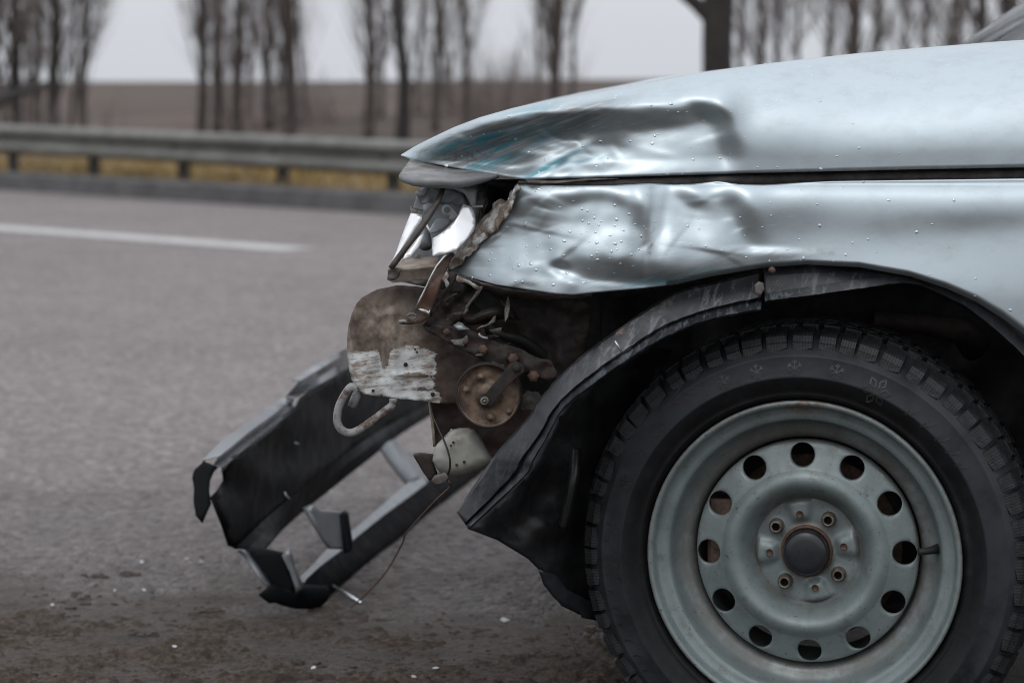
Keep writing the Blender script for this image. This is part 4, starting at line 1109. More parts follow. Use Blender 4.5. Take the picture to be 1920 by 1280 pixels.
horn = lathe('horn', [(278 * k_, 0.02), (280 * k_, 0.004), (276 * k_, -0.001), (262 * k_, -0.002), (252 * k_, 0.001), (246 * k_, 0.003), (200 * k_, 0.002), (150 * k_, 0.003), (110 * k_, 0.004), (104 * k_, -0.001), (60 * k_, -0.003), (2 * k_, -0.003)], 56, M['rust_disc'], car, HM, True)
lathe('rim_ring', [(284 * k_, 0.012), (286 * k_, 0.002), (282 * k_, -0.003), (268 * k_, -0.0035), (262 * k_, -0.001)], 56, M['rust_dark'], horn, HM)
lathe('back_shell', [(275 * k_, 0.01), (240 * k_, 0.03), (150 * k_, 0.04), (2 * k_, 0.042)], 40, M['rust_dark'], horn, HM)
for zx, zy in ((437, 415), (555, 305), (640, 652), (800, 600)):
    c = P(*Z4((zx, zy))[0], 2.984)
    lathe('rivet', [(34 * k_, 0.003), (32 * k_, -0.0008), (20 * k_, -0.001), (16 * k_, -0.003), (2 * k_, -0.0036)], 14, M['rust_disc'], horn, Matrix.Translation(c), True)
arm_o = Z4((545, 545), (520, 500), (545, 455), (600, 440), (700, 320), (770, 240), (800, 190), (860, 170), (920, 200), (930, 260), (860, 310), (790, 380), (690, 500), (650, 550), (590, 568))
bevel(sheet('arm', arm_o, lambda u, v: 2.968, M['rust_dark'], horn, 8, 0.003), 0.0006)
c = P(*Z4((588, 510))[0], 2.966)
lathe('arm_bolt', [(40 * k_, 0.003), (38 * k_, -0.001), (24 * k_, -0.0025), (22 * k_, -0.0005), (12 * k_, -0.0005), (11 * k_, -0.003), (1 * k_, -0.003)], 14, M['bolt'], horn, Matrix.Translation(c), True)
c = P(*Z4((862, 225))[0], 2.966)
lathe('arm_bolt', [(38 * k_, 0.003), (36 * k_, -0.003), (20 * k_, -0.004), (1 * k_, -0.004)], 6, M['rust_dark'], horn, Matrix.Translation(c), True)

sheet('painted_flange', ragged(Z4((885, 470), (960, 420), (1050, 440), (1090, 480), (1040, 590), (980, 595), (890, 585), (880, 540)), 1.5, 6, 3), lambda u, v: 3.02 + 0.003 * nz(u, v, 8, 2), M['torn_dark'], car, 6, 0.003)
sheet('lower_apron', ragged(Z4((105, 500), (340, 530), (640, 420), (900, 560), (1020, 540), (1040, 620), (950, 760), (720, 1030), (650, 1020), (530, 850), (400, 800), (300, 745), (235, 840), (165, 925), (150, 800), (130, 640)), 1, 9, 5), lambda u, v: 3.075 + 0.006 * nz(u, v, 26, 3) + 0.0006 * max(0, 812 - u), M['rust_red'], car, 7, 0.003)
tube('apron_edge', [P(*p, 3.07) for p in Z4((118, 520), (135, 640), (150, 780), (160, 900))], 0.0022, M['beige_pl'], car, 6)
tk = Z4((142, 1020), (150, 950), (172, 890), (235, 820), (300, 758), (390, 738), (480, 742), (530, 790), (565, 840), (610, 920), (652, 1005), (620, 1060), (560, 1095), (480, 1140), (400, 1160), (330, 1170), (250, 1145), (185, 1100))
tk = [(p[0], p[1]) for p in spline(tk + [tk[0]], 60)[:-1]]
def tank_d(u, v):
    e = edge_dist((u, v), tk)
    return 3.05 - 0.024 * (1 - (1 - min(e / 26.0, 1)) ** 2) ** 0.5 + 0.001 * nz(u, v, 14, 5)
sheet('washer_tank', tk, tank_d, M['tank'], car, 4, 0.02)
for zx, zy, rr in ((318, 862, 2.2), (298, 888, 2), (348, 1055, 2.5), (412, 1030, 2.8)):
    a, b_ = Z4((zx, zy))[0]
    mesh_obj('tank_pit', *sweep([P(a, b_, 3.022), P(a, b_, 3.03)], rr * 3.02 / FPX, 10), M['rust_red'], car)

# tow loop
tl = ZB((775, 300), (745, 300), (728, 322))
tube('tow_loop', [P(p[0], p[1], 3.03) for p in spline(ZB((748, 250), (728, 240), (700, 275), (674, 330), (668, 385), (685, 422), (722, 438), (762, 424), (815, 388), (865, 350), (905, 318), (908, 290)), 46)], 0.0052, M['hookpaint'], car, 14)
tube('tow_loop_end', [P(p[0], p[1], 3.045) for p in ZB((760, 255), (745, 290), (732, 325))], 0.006, M['hookpaint'], car, 10)

# wire that hangs from the lamp and trails on the road
wp = [(*p, d) for p, d in zip(Z4((130, 520), (140, 620), (190, 740), (245, 860), (285, 980), (290, 1080), (268, 1150)), (3.05, 3.045, 3.035, 3.015, 3.01, 3.012, 3.02))]
tube('wire', [P(*p) for p in spline(wp, 40)], 0.0014, M['wire'], car, 6)
gz_ = lambda v: CH * FPX / (v - HOR)
wq = [(*Z4((262, 1165))[0], 3.02), (*ZC((1490, 280))[0], 3.02), (*ZC((1505, 330))[0], 3.04), (*ZC((1400, 430))[0], 3.2), (*ZC((1220, 630))[0], 3.5), (*ZC((1190, 700))[0], 3.6), (*ZC((1090, 880))[0], 3.74), (*ZC((960, 1030))[0], 3.85), (*ZC((850, 1125))[0], gz_(1136.4) - 0.012), (*ZC((735, 1205))[0], gz_(1158.9) - 0.008)]
tube('stripped_wire', [P(*p) for p in spline(wq, 60)], 0.0014, M['copper'], car, 6)
sheet('connector', ZC((1385, 285), (1400, 262), (1475, 232), (1495, 262), (1480, 300), (1405, 325)), 3.015, M['torn_dark'], car, 6, 0.01)
sheet('rubber_mount', ragged(ZC((1262, 120), (1300, 115), (1395, 125), (1400, 200), (1420, 250), (1370, 290), (1320, 220)), 1, 6, 2), 3.06, M['rust_dark'], car, 6, 0.02)

# ------------------------------------------------------------------ wheel arch: torn flare, liner
O_ = [(1427, 507), (1350, 527), (1275, 545), (1225, 572), (1155, 620), (1100, 660), (1050, 705), (1007, 755), (992, 780), (934, 846), (899, 897), (856, 960)]
I_ = [(1427, 582), (1325, 603), (1250, 633), (1212, 654), (1150, 694), (1100, 731), (1065, 759), (1047, 780), (1027, 819), (1002, 862), (985, 893), (879, 992)]
DD = [2.962, 2.955, 2.948, 2.940, 2.925, 2.915, 2.905, 2.90, 2.90, 2.905, 2.915, 2.94]
def between(f, dd, bias=None):
    return [(a[0] + (b[0] - a[0]) * f, a[1] + (b[1] - a[1]) * f, d + dd) for a, b, d in zip(O_, I_, DD)]
flare = ribbon('arch_flare', [between(-0.02, 0.06), between(0.0, 0.032), between(0.06, 0.022), between(0.35, 0.010), between(0.66, 0.002), between(0.73, 0.008), between(0.79, 0.002), between(0.95, -0.008), between(1.0, 0.0), between(0.99, 0.05)], M['scuffed'], car, 90, 0.0025, 1.6, 3, (1, 2, 4, 5, 6, 7, 8))
U, Vv = uv_of(flare)
attr(flare, 'scuff', np.clip(smooth(1080, 1180, U) * 0.9 + 0.9 * gs(U, Vv, 985, 880, 26, 14, -30) + 0.2, 0, 1))
attr(flare, 'mud', np.clip(0.9 * gs(U, Vv, 1180, 615, 60, 18, -35) + 0.8 * gs(U, Vv, 1245, 560, 40, 10, -25) + 0.5 * gs(U, Vv, 1090, 675, 60, 12, -40), 0, 1))
rear = ribbon('arch_flare', [
    [(1430, 497, 2.975), (1511, 492, 2.972), (1611, 497, 2.97), (1705, 515, 2.97), (1775, 538, 2.97), (1830, 562, 2.97), (1920, 624, 2.97), (2000, 712, 2.97), (2070, 850, 2.97)],
    [(1433, 520, 2.962), (1511, 514, 2.958), (1611, 515, 2.956), (1705, 522, 2.955), (1775, 544, 2.955), (1830, 570, 2.955), (1920, 632, 2.955), (1998, 718, 2.955), (2066, 856, 2.955)],
    [(1434, 552, 2.955), (1511, 540, 2.952), (1611, 526, 2.950), (1705, 525, 2.950), (1775, 547, 2.950), (1830, 574, 2.950), (1920, 640, 2.950), (1994, 724, 2.950), (2060, 862, 2.950)],
    [(1434, 563, 2.945), (1511, 553, 2.944), (1611, 539, 2.943), (1705, 530, 2.943), (1775, 555, 2.943), (1830, 586, 2.943), (1920, 664, 2.943), (1984, 740, 2.943), (2046, 870, 2.943)],
    [(1435, 567, 2.97), (1511, 557, 2.97), (1611, 543, 2.97), (1705, 534, 2.97), (1775, 559, 2.97), (1830, 590, 2.97), (1920, 670, 2.97), (1980, 746, 2.97), (2040, 876, 2.97)]], M['scuffed'], car, 70, 0.0025, 1.0, 8, (1, 2, 3))
U, Vv = uv_of(rear)
attr(rear, 'scuff', np.clip(0.7 * smooth(1700, 1500, U) + 0.15, 0, 1)); attr(rear, 'mud', np.clip(0.8 * gs(U, Vv, 1436, 535, 12, 22), 0, 1))
bm_ = Z5((1660, 215), (1690, 190), (1725, 200), (1735, 250), (1700, 300), (1665, 280))
sheet('clip_stain', ragged(bm_, 1, 4, 2), 2.94, M['torn_dark'], car, 5, 0.002)
c = P(*Z5((1790, 108))[0], 2.925)
lathe('arch_screw', [(0.0042, 0.004), (0.0044, 0.0), (0.003, -0.002), (0.0005, -0.0025)], 12, M['hubrust'], car, Matrix.Translation(c), True)
tube('staple', [P(*Z5((612, 636))[0], 2.915), P(*Z5((660, 712))[0], 2.914)], 0.0013, M['bare_steel'], car, 6)
tube('slit_edge', [P(*Z5((575, 785))[0], 2.918), P(*Z5((650, 735))[0], 2.917), P(*Z5((735, 690))[0], 2.918)], 0.0012, M['cavity'], car, 6)

liner = sheet('arch_liner', [(879, 992), (935, 1012), (992, 1048), (1012, 1068), (1030, 1105), (1055, 1135), (1090, 1152), (1140, 1165), (1160, 1000), (1190, 800), (1260, 655), (1215, 652), (1150, 692), (1100, 729), (1063, 758), (1045, 780), (1025, 819), (1000, 862), (985, 890), (930, 945)],
              lambda u, v: 2.945 + 0.00075 * max(0, u - 880) + 0.02 * nz(u, v, 60, 3) + 0.012 * math.exp(-(((u - 1035) / 26) ** 2 + ((v - 985) / 32) ** 2)) * -1.0, M['liner'], car, 11, 0.002)
sheet('liner_tail', ragged(ZL((440, 735), (520, 760), (570, 830), (650, 870), (720, 900), (745, 940), (775, 965), (755, 985), (650, 968), (640, 940), (560, 905), (510, 865), (470, 815)), 1.5, 7, 2), lambda u, v: 2.99 + 0.0009 * (u - 1010) + 0.004 * nz(u, v, 12, 3), M['scuffed'], liner, 8, 0.003)
ribbon('liner_fold', [
    [(1047, 985, 3.02), (1058, 940, 3.01), (1068, 890, 3.01), (1072, 840, 3.03)],
    [(1054, 990, 3.00), (1066, 940, 2.99), (1077, 890, 2.99), (1080, 840, 3.02)],
    [(1063, 990, 3.03), (1074, 940, 3.03), (1084, 890, 3.03), (1088, 840, 3.05)]], M['liner'], liner, 20)
sheet('wheel_house', [(930, 500), (1430, 500), (1700, 480), (2160, 520), (2160, 1150), (1240, 1150), (1130, 1140), (1090, 1100), (1020, 900), (960, 700)], lambda u, v: 3.30 + 0.03 * nz(u, v, 60, 5), M['inner'], car, 26, 0.003)
# strut and spring seat faintly seen above the tyre
tube('suspension_arm', [P(1640, 600, 3.22), P(1720, 605, 3.21), P(1800, 620, 3.22), P(1830, 650, 3.24)], [0.012, 0.014, 0.018, 0.022], M['rust_dark'], car, 12)

# ------------------------------------------------------------------ front wheel
WC = P(1505, 1046, 2.985)
TR = WC.z - 0.0015                                   # tyre radius: it stands on the road
WROT = R(-13.0)
def wobj(name, verts, faces, m, parent, top=False, smooth_sh=True):
    me = bpy.data.meshes.new(name); me.from_pydata([tuple(v) for v in verts], [], faces); me.validate()
    if smooth_sh: me.polygons.foreach_set('use_smooth', [True] * len(me.polygons))
    me.update(); me.materials.append(m)
    o = bpy.data.objects.new(name, me); col.objects.link(o); o.parent = parent
    if top:
        o.location = WC - origin(car); o.rotation_euler = (0, 0, WROT)
        if name != 'tyre': o.scale = (0.985, 1, 0.985)
    return o
def spin(prof, seg, a0=0.0, closed=False):
    verts, faces = [], []
    for r, y in prof:
        for k in range(seg):
            a = a0 + 2 * PI * k / seg; verts.append((r * math.cos(a), y, r * math.sin(a)))
    n = len(prof)
    for i in range(n if closed else n - 1):
        for k in range(seg):
            a = i * seg + k; b = i * seg + (k + 1) % seg; i2 = (i + 1) % n
            faces.append((a, b, i2 * seg + (k + 1) % seg, i2 * seg + k))
    return verts, faces

def build_rim():
    barrel = [(0.184, 0.150), (0.1965, 0.012), (0.1975, 0.004), (0.1970, -0.001), (0.1945, -0.0025), (0.1915, -0.001), (0.1895, 0.004), (0.1880, 0.011), (0.1855, 0.0145), (0.1780, 0.0155), (0.1735, 0.0165), (0.1710, 0.020), (0.1690, 0.030), (0.1660, 0.040), (0.1600, 0.046), (0.1540, 0.048), (0.1480, 0.052), (0.1440, 0.060), (0.1420, 0.075), (0.1420, 0.14)]
    V, F = spin(barrel, 128)
    # disc with twelve punched holes
    dprof = lin([(0.066, 0.0560), (0.0685, 0.0535), (0.0715, 0.0480), (0.0755, 0.0395), (0.080, 0.0315), (0.085, 0.0262), (0.090, 0.0236), (0.095, 0.0232), (0.100, 0.0255), (0.107, 0.0312), (0.125, 0.0380), (0.1365, 0.0415), (0.1400, 0.0440), (0.1412, 0.050), (0.1413, 0.062)])
    HR, HH, NH = 0.1240, 0.0153, 12
    ri, ro = 0.1060, 0.1392
    A0 = PI / 2 + R(2)
    for k in range(NH):
        ac = A0 + 2 * PI * k / NH; hw = PI / NH
        outer = []
        m = 12
        for j in range(m): outer.append((ac - hw + 2 * hw * j / m, ro))
        for j in range(m // 2): outer.append((ac + hw, ro - (ro - ri) * j / (m // 2)))
        for j in range(m): outer.append((ac + hw - 2 * hw * j / m, ri))
        for j in range(m // 2): outer.append((ac - hw, ri + (ro - ri) * j / (m // 2)))
        nO = len(outer)
        cx, cz = HR * math.cos(ac), HR * math.sin(ac)
        rings = []
        ocart = [(r * math.cos(a), r * math.sin(a)) for a, r in outer]
        hcart = []
        for x, z in ocart:
            l = math.hypot(x - cx, z - cz); hcart.append((cx + (x - cx) / l * HH, cz + (z - cz) / l * HH))
        for f in (0.0, 0.35, 0.7, 0.9, 1.0):
            ring = []
            for (x, z), (hx, hz) in zip(ocart, hcart):
                px_, pz_ = x + (hx - x) * f, z + (hz - z) * f
                if f == 0: yy = float(dprof(math.hypot(x, z)))
                else: yy = float(dprof(math.hypot(px_, pz_)))
                if f == 1.0: yy += 0.0009
                ring.append((px_, yy, pz_))
            rings.append(ring)
        rings.append([(x + (cx - x) * 0.02, y + 0.0055, z + (cz - z) * 0.02) for x, y, z in rings[-1]])
        e = len(V)
        for rg in rings: V += rg
        for i in range(len(rings) - 1):
            for j in range(nO):
                a = e + i * nO + j; b = e + i * nO + (j + 1) % nO
                F.append((a, b, b + nO, a + nO))
    for rr in ([0.1392, 0.1400, 0.1412, 0.1413], [0.0662, 0.069, 0.071, 0.073, 0.076, 0.079, 0.082, 0.086, 0.090, 0.094, 0.098, 0.102, 0.1060]):
        v2, f2 = spin([(r, float(dprof(r))) for r in rr], 144, A0 - PI / NH); e = len(V)
        V += v2; F += [tuple(i + e for i in f) for f in f2]
    # hub face with four pressed pads
    e = len(V); rs = np.linspace(0.0285, 0.0662, 14); SEG = 144
    for r in rs:
        for k in range(SEG):
            a = 2 * PI * k / SEG
            pad = sum(math.exp(-((((a - p + PI) % (2 * PI)) - PI) / R(15)) ** 4) for p in PADS)
            raise_ = 0.0075 * pad * float(smooth(0.034, 0.046, r)) * float(smooth(0.0668, 0.062, r))
            boss = sum(math.exp(-(((r * math.cos(a) - 0.049 * math.cos(q)) ** 2 + (r * math.sin(a) - 0.049 * math.sin(q)) ** 2) / 0.0095 ** 2) ** 2) for q in BOLTS)
            V.append((r * math.cos(a), 0.056 - raise_ - 0.0016 * boss - 0.004 * float(smooth(0.036, 0.028, r)), r * math.sin(a)))
    for i in range(len(rs) - 1):
        for k in range(SEG):
            a = e + i * SEG + k; b = e + i * SEG + (k + 1) % SEG
            F.append((a, b, b + SEG, a + SEG))
    o = wobj('wheel_rim', V, F, M['rim'], car, True)
    X = np.array([(v[0], v[1], v[2]) for v in V]); rad = np.hypot(X[:, 0], X[:, 2]); ang = np.arctan2(X[:, 2], X[:, 0])
    ru = 0.55 * smooth(0.1925, 0.1965, rad) + 0.95 * smooth(0.172, 0.186, rad) * np.exp(-((ang - R(90)) / R(7)) ** 4) + 0.75 * smooth(0.040, 0.030, rad) + 0.35 * smooth(0.146, 0.141, rad) * smooth(0.137, 0.1405, rad) + 0.25 * smooth(0.165, 0.150, rad) * smooth(0.142, 0.148, rad) + 0.30 * smooth(0.069, 0.066, rad) * smooth(0.058, 0.064, rad)
    attr(o, 'rust', np.clip(ru, 0, 1))
    gr = 0.85 * smooth(0.172, 0.160, rad) * smooth(0.140, 0.146, rad) + 0.7 * smooth(0.078, 0.070, rad) * smooth(0.060, 0.066, rad) + 0.5 * smooth(0.045, 0.033, rad) + 0.25
    attr(o, 'grime', np.clip(gr, 0, 1))
    return o
BOLTS = [math.atan2(1036 - y, x - 1508) for x, y in ((1448, 990), (1547, 978), (1567, 1078), (1469, 1092))]
PADS = [math.atan2(1036 - y, x - 1508) for x, y in ((1494, 962), (1580, 1024), (1524, 1105), (1440, 1041))]
rim = build_rim()
for q in BOLTS:
    c = Vector((0.049 * math.cos(q), 0.052, 0.049 * math.sin(q)))
    T = Matrix.Translation(c)
    prof = [(0.0098, 0.004), (0.0096, -0.001), (0.0086, -0.004), (0.0078, -0.0095), (0.0070, -0.0105), (0.0052, -0.0105), (0.0048, -0.009), (0.0046, 0.001), (0.0002, 0.001)]
    v2, f2 = spin(prof, 18)
    wobj('lug_bolt', [T @ Vector(v) for v in v2], f2[:18 * 6], M['bolt'], rim)
    wobj('bolt_socket', [T @ Vector(v) for v in v2], f2[18 * 6:], M['cavity'], rim)
for q in PADS:
    c = Vector((0.0475 * math.cos(q), 0.0460, 0.0475 * math.sin(q)))
    v2, f2 = spin([(0.0046, 0.0), (0.0043, -0.0006), (0.0040, 0.0004), (0.0002, 0.0006)], 16)
    wobj('locating_hole', [c + Vector(v) for v in v2], f2, M['hubrust'], rim)
v2, f2 = spin([(0.0330, 0.050), (0.0322, 0.0455), (0.0300, 0.0450), (0.0285, 0.047), (0.028, 0.052)], 48); wobj('hub_ring', v2, f2, M['hubrust'], rim)
v2, f2 = spin([(0.0285, 0.05), (0.0285, 0.036), (0.0275, 0.0325), (0.025, 0.0300), (0.017, 0.0285), (0.0002, 0.0280)], 48); wobj('centre_cap', v2, f2, M['cap'], rim)
va = R(4)
stem = [Vector((r * math.cos(va), y, r * math.sin(va))) for r, y in ((0.166, 0.040), (0.158, 0.030), (0.149, 0.024), (0.142, 0.022))]
v2, f2 = sweep(stem, [0.0065, 0.005, 0.0042, 0.0045], 10); wobj('valve_stem', v2, f2, M['rubber_dark'], rim)

def build_tyre():
    b = TR - 0.0085
    prof = [(0.186, 0.158), (0.200, 0.172), (0.235, 0.178), (0.262, 0.165), (b, 0.142), (b + 0.002, 0.110), (b + 0.003, 0.080), (b + 0.002, 0.045), (b - 0.0025, 0.022), (b - 0.009, 0.009), (b - 0.0165, -0.0015), (b - 0.0235, -0.0085), (b - 0.0250, -0.0100), (b - 0.0262, -0.0095), (b - 0.040, -0.0150), (b - 0.048, -0.0160), (b - 0.0500, -0.0172), (b - 0.0515, -0.0160), (b - 0.060, -0.0125), (0.2090, -0.0085), (0.2040, -0.0045), (0.2028, -0.0052), (0.2010, -0.0038), (0.1985, 0.0005), (0.1955, 0.007), (0.190, 0.012)]
    V, F = spin(prof, 160)
    o = wobj('tyre', V, F, M['rubber'], car, True)
    rad = np.array([math.hypot(v[0], v[2]) for v in V])
    attr(o, 'dust', np.clip(smooth(b - 0.053, b - 0.049, rad) * 0.75 + 0.35 * smooth(b - 0.030, b - 0.022, rad) - 0.5 * smooth(0.200, 0.196, rad), 0, 1))
    return o
tyre = build_tyre()
tyre.data.flip_normals()

def block_mesh(wd, r0, r1, y0, y1, chamf=0.003, stag=0.0):
    """one tread block standing on the carcass at the top of the wheel (+z)"""
    h = wd / 2
    pts = []
    for x in (-h, h):
        sft = stag * (1 if x > 0 else -1)
        pts += [(x, y0 + 0.010, r0 - 0.020 + sft), (x, y0 - 0.0055 + 0.002, r0 - 0.0145 + sft), (x, y0 - 0.0022, r0 - 0.006), (x, y0 - 0.0005, r1 - 0.010), (x, y0 + 0.0035, r1 - 0.0025), (x, y0 + 0.0095, r1), (x, y1, r1 + 0.0055), (x, y1, r0)]
    n = 8
    faces = [tuple(range(n))[::-1], tuple(range(n, 2 * n))]
    for i in range(n):
        j = (i + 1) % n
        faces.append((i, j, n + j, n + i))
    me = bpy.data.meshes.new('tread_block'); me.from_pydata(pts, [], faces); me.update(); me.materials.append(M['tread'])
    return me
bm_a = block_mesh(0.0242, TR - 0.012, TR - 0.0065, 0.000, 0.040, stag=0.0028)
bm_b = block_mesh(0.0188, TR - 0.012, TR - 0.0065, 0.001, 0.040, stag=-0.0022)
ang = 0.0; ks = []
seq = [0.0325, 0.0270, 0.0265, 0.0330, 0.0345, 0.0280]
tot = 2 * PI * TR; acc = 0; i = 0
while acc < tot - 0.014:
    ks.append((acc, i)); acc += seq[i % 6]; i += 1
for s_, i in ks:
    o = bpy.data.objects.new('tread_block', bm_a if seq[i % 6] > 0.029 else bm_b); col.objects.link(o); o.parent = tyre
    o.rotation_euler = (0, s_ * (2 * PI / acc) , 0)
    o.scale = (1.0 + 0.06 * math.sin(i * 2.1), 1, 1)
V, F = [], []
for row, (y0, y1, off, wd, cnt) in enumerate(((0.050, 0.076, 0.3, 0.020, 66), (0.084, 0.110, 0.7, 0.020, 66), (0.118, 0.160, 0.1, 0.022, 60))):
    for k in range(cnt):
        a = (k + off) * 2 * PI / cnt
        rot = Matrix.Rotation(a, 3, 'Y')
        vs, fs = box_vf((0, 0, 0), wd, y1 - y0, 0.012)
        skew = 0.25 * (1 if row != 1 else -1)
        e = len(V)
        for v in vs:
            V.append(rot @ Vector((v.x + skew * v.y, (y0 + y1) / 2 + v.y, TR - 0.006 + v.z + 0.0008)))
        F += [tuple(q + e for q in f) for f in fs]
o = wobj('inner_tread', V, F, M['tread'], tyre, smooth_sh=False); stuff(o)

# moulded marks on the sidewall
b0 = TR - 0.0085
wall = lin([(b0 - 0.060, -0.0125), (b0 - 0.0515, -0.0160), (b0 - 0.048, -0.0160), (b0 - 0.040, -0.0150), (b0 - 0.0262, -0.0095), (b0 - 0.0165, -0.003)])
def wall_stroke(name, pts, wd, m, lift=0.0007):
    """pts in (angle in deg from the top, clockwise; radius)"""
    V, F = [], []
    for (a0, r0), (a1, r1) in pts:
        p = [Vector((r * math.sin(R(a)), 0, r * math.cos(R(a)))) for a, r in ((a0, r0), (a1, r1))]
        t = (p[1] - p[0]); t.normalize(); nrm = Vector((t.z, 0, -t.x)) * wd / 2
        e = len(V)
        for q in (p[0] - nrm, p[0] + nrm, p[1] + nrm, p[1] - nrm):
            r = math.hypot(q.x, q.z); y = float(wall(np.clip(r, b0 - 0.06, b0 - 0.0165)))
            V.append(Vector((q.x, y - lift, q.z)))
        for q in range(4): V.append(V[e + q] + Vector((0, lift + 0.001, 0)))
        F += [(e, e + 1, e + 2, e + 3), (e, e + 4, e + 5, e + 1), (e + 1, e + 5, e + 6, e + 2), (e + 2, e + 6, e + 7, e + 3), (e + 3, e + 7, e + 4, e)]
    return wobj(name, V, F, m, tyre, smooth_sh=False)
def loc2(a, r, dx, dz):       # offset in metres in the local frame of the sidewall at (a, r)
    x = r * math.sin(R(a)) + dx * math.cos(R(a)) + dz * math.sin(R(a)); z = r * math.cos(R(a)) - dx * math.sin(R(a)) + dz * math.cos(R(a))
    return (math.degrees(math.atan2(x, z)), math.hypot(x, z))
def snowflake(a, r, s):
    st = []
    for k in range(6):
        t = PI / 6 + k * PI / 3; ux, uz = math.cos(t), math.sin(t)
        st.append((loc2(a, r, 0, 0), loc2(a, r, ux * s, uz * s)))
        for sg in (-1, 1):
            t2 = t + sg * 0.8
            st.append((loc2(a, r, ux * s * 0.55, uz * s * 0.55), loc2(a, r, ux * s * 0.55 + math.cos(t2) * s * 0.4, uz * s * 0.55 + math.sin(t2) * s * 0.4)))
    wall_stroke('snowflake_mark', st, 0.0011, M['mark'])
for a in (-24, -13.5, -2, 10.5): snowflake(a, 0.2360, 0.0105)
for a in (-49, -59, -68): snowflake(a, 0.2360, 0.0095)
def w_at(zx, zy):
    u, v = 1100 + zx / 3.556, 580 + zy / 3.556
    x, z = (u - 1511) / 1519.0, (1048 - v) / 1519.0
    return (math.degrees(math.atan2(x, z)), math.hypot(x, z))
for p in (((770, 455), (705, 540), (845, 545)), ((715, 495), (645, 580), (775, 582)), ((648, 530), (588, 640), (715, 635))):
    q = [w_at(*z) for z in p]
    wall_stroke('chevron_mark', [(q[0], q[1]), (q[1], q[2])], 0.0032, M['chevron'])
st = []
for k in range(6):            # moulded flower
    t = k * PI / 3 + 0.2; a, r = 23.5, 0.229
    for s1, s2, w2 in ((0.006, 0.018, 0),):
        for sg in (-1, 1):
            st.append((loc2(a, r, math.cos(t) * 0.005, math.sin(t) * 0.005), loc2(a, r, math.cos(t + sg * 0.35) * 0.012, math.sin(t + sg * 0.35) * 0.012)))
            st.append((loc2(a, r, math.cos(t + sg * 0.35) * 0.012, math.sin(t + sg * 0.35) * 0.012), loc2(a, r, math.cos(t) * 0.018, math.sin(t) * 0.018)))
wall_stroke('flower_mark', st, 0.0022, M['mark'])
for a in (36, 42, 48, 53, 58):
    wall_stroke('leaf_mark', [(loc2(a, 0.228, -0.006, -0.006), loc2(a, 0.228, 0.002, 0.002)), (loc2(a, 0.228, 0.002, 0.002), loc2(a, 0.228, 0.004, 0.009)), (loc2(a, 0.228, -0.006, -0.006), loc2(a, 0.228, -0.004, 0.002))], 0.0022, M['mark'])
for a in list(range(-128, -78, 5)):
    wall_stroke('ridge_mark', [(loc2(a, 0.236, -0.006, -0.006), loc2(a, 0.236, 0.006, 0.007)), (loc2(a, 0.236, 0.006, 0.007), loc2(a, 0.236, 0.006, 0.011))], 0.0014, M['mark'])

v2, f2 = spin([(0.118, 0.090), (0.118, 0.082), (0.060, 0.082), (0.058, 0.072), (0.02, 0.072)], 64); wobj('brake_disc', v2, f2, M['brake'], car, True)
v2, f2 = box_vf((-0.105, 0.078, 0.012), 0.05, 0.04, 0.10); bevel(wobj('brake_caliper', v2, f2, M['brake'], car, True, False), 0.006)

# wheels farther away share the same meshes
def wheel_copy(pos, rz):
    for src in (rim, tyre):
        o = src.copy(); col.objects.link(o); o.parent = car; o.location = Vector(pos) - origin(car); o.rotation_euler = (0, 0, rz)
        for ch in src.children:
            if ch.name.startswith(('inner_tread', 'centre_cap', 'lug_bolt')):
                c2 = ch.copy(); col.objects.link(c2); c2.parent = o
wheel_copy((WC.x, 4.54, WC.z), R(180) + WROT)
wheel_copy((WC.x + 2.49, 2.985, WC.z), 0)
wheel_copy((WC.x + 2.49, 4.54, WC.z), R(180))

# ------------------------------------------------------------------ rest of the body, behind the front wheel
def zero_attrs(o):
    for nme in ('scuff', 'teal', 'dirt', 'hairline'): attr(o, nme, np.zeros(len(o.data.vertices)))
def side_panel(name, poly, y, m, bulge=0.02):
    """outline in (x, z), world metres"""
    pts = [(960 + x * FPX / y, HOR + (CH - z) * FPX / y) for x, z in poly]
    o = sheet(name, pts, y, m, car, 45, 0.0012)
    for v in o.data.vertices:
        z = v.co.z
        v.co.y += bulge * (abs(z - 0.55) / 0.45) ** 2
    if m is M['paint']: zero_attrs(o)
    return o
X0 = P(2123, 500, 2.94).x
side_panel('front_door', [(X0, 0.27), (1.80, 0.24), (1.84, 0.60), (1.84, 0.935), (X0, 0.775)], 2.93, M['paint'])
arch = [(2.85 + 0.335 * math.cos(t), 0.285 + 0.335 * math.sin(t)) for t in np.linspace(PI, 0, 18)]
side_panel('rear_door', [(1.81, 0.24), (2.50, 0.24), (2.53, 0.45), (2.62, 0.60), (2.66, 0.96), (1.85, 0.935), (1.85, 0.60)], 2.93, M['paint'])
side_panel('rear_quarter', [(2.51, 0.24)] + [p for p in arch if p[1] > 0.29] + [(3.20, 0.26), (3.38, 0.35), (3.42, 0.70), (3.38, 1.0), (2.67, 0.96), (2.63, 0.60), (2.54, 0.45)], 2.93, M['paint'])
far = side_panel('far_side_body', [(0.10, 0.35), (0.08, 0.62), (0.12, 0.74), (X0, 0.80), (1.84, 0.935), (3.38, 1.0), (3.42, 0.60), (3.3, 0.28), (3.2, 0.28), (2.52, 0.28), (0.72, 0.28), (0.70, 0.45), (0.55, 0.61), (0.36, 0.64), (0.18, 0.58)], 4.58, M['paint'], -0.02)
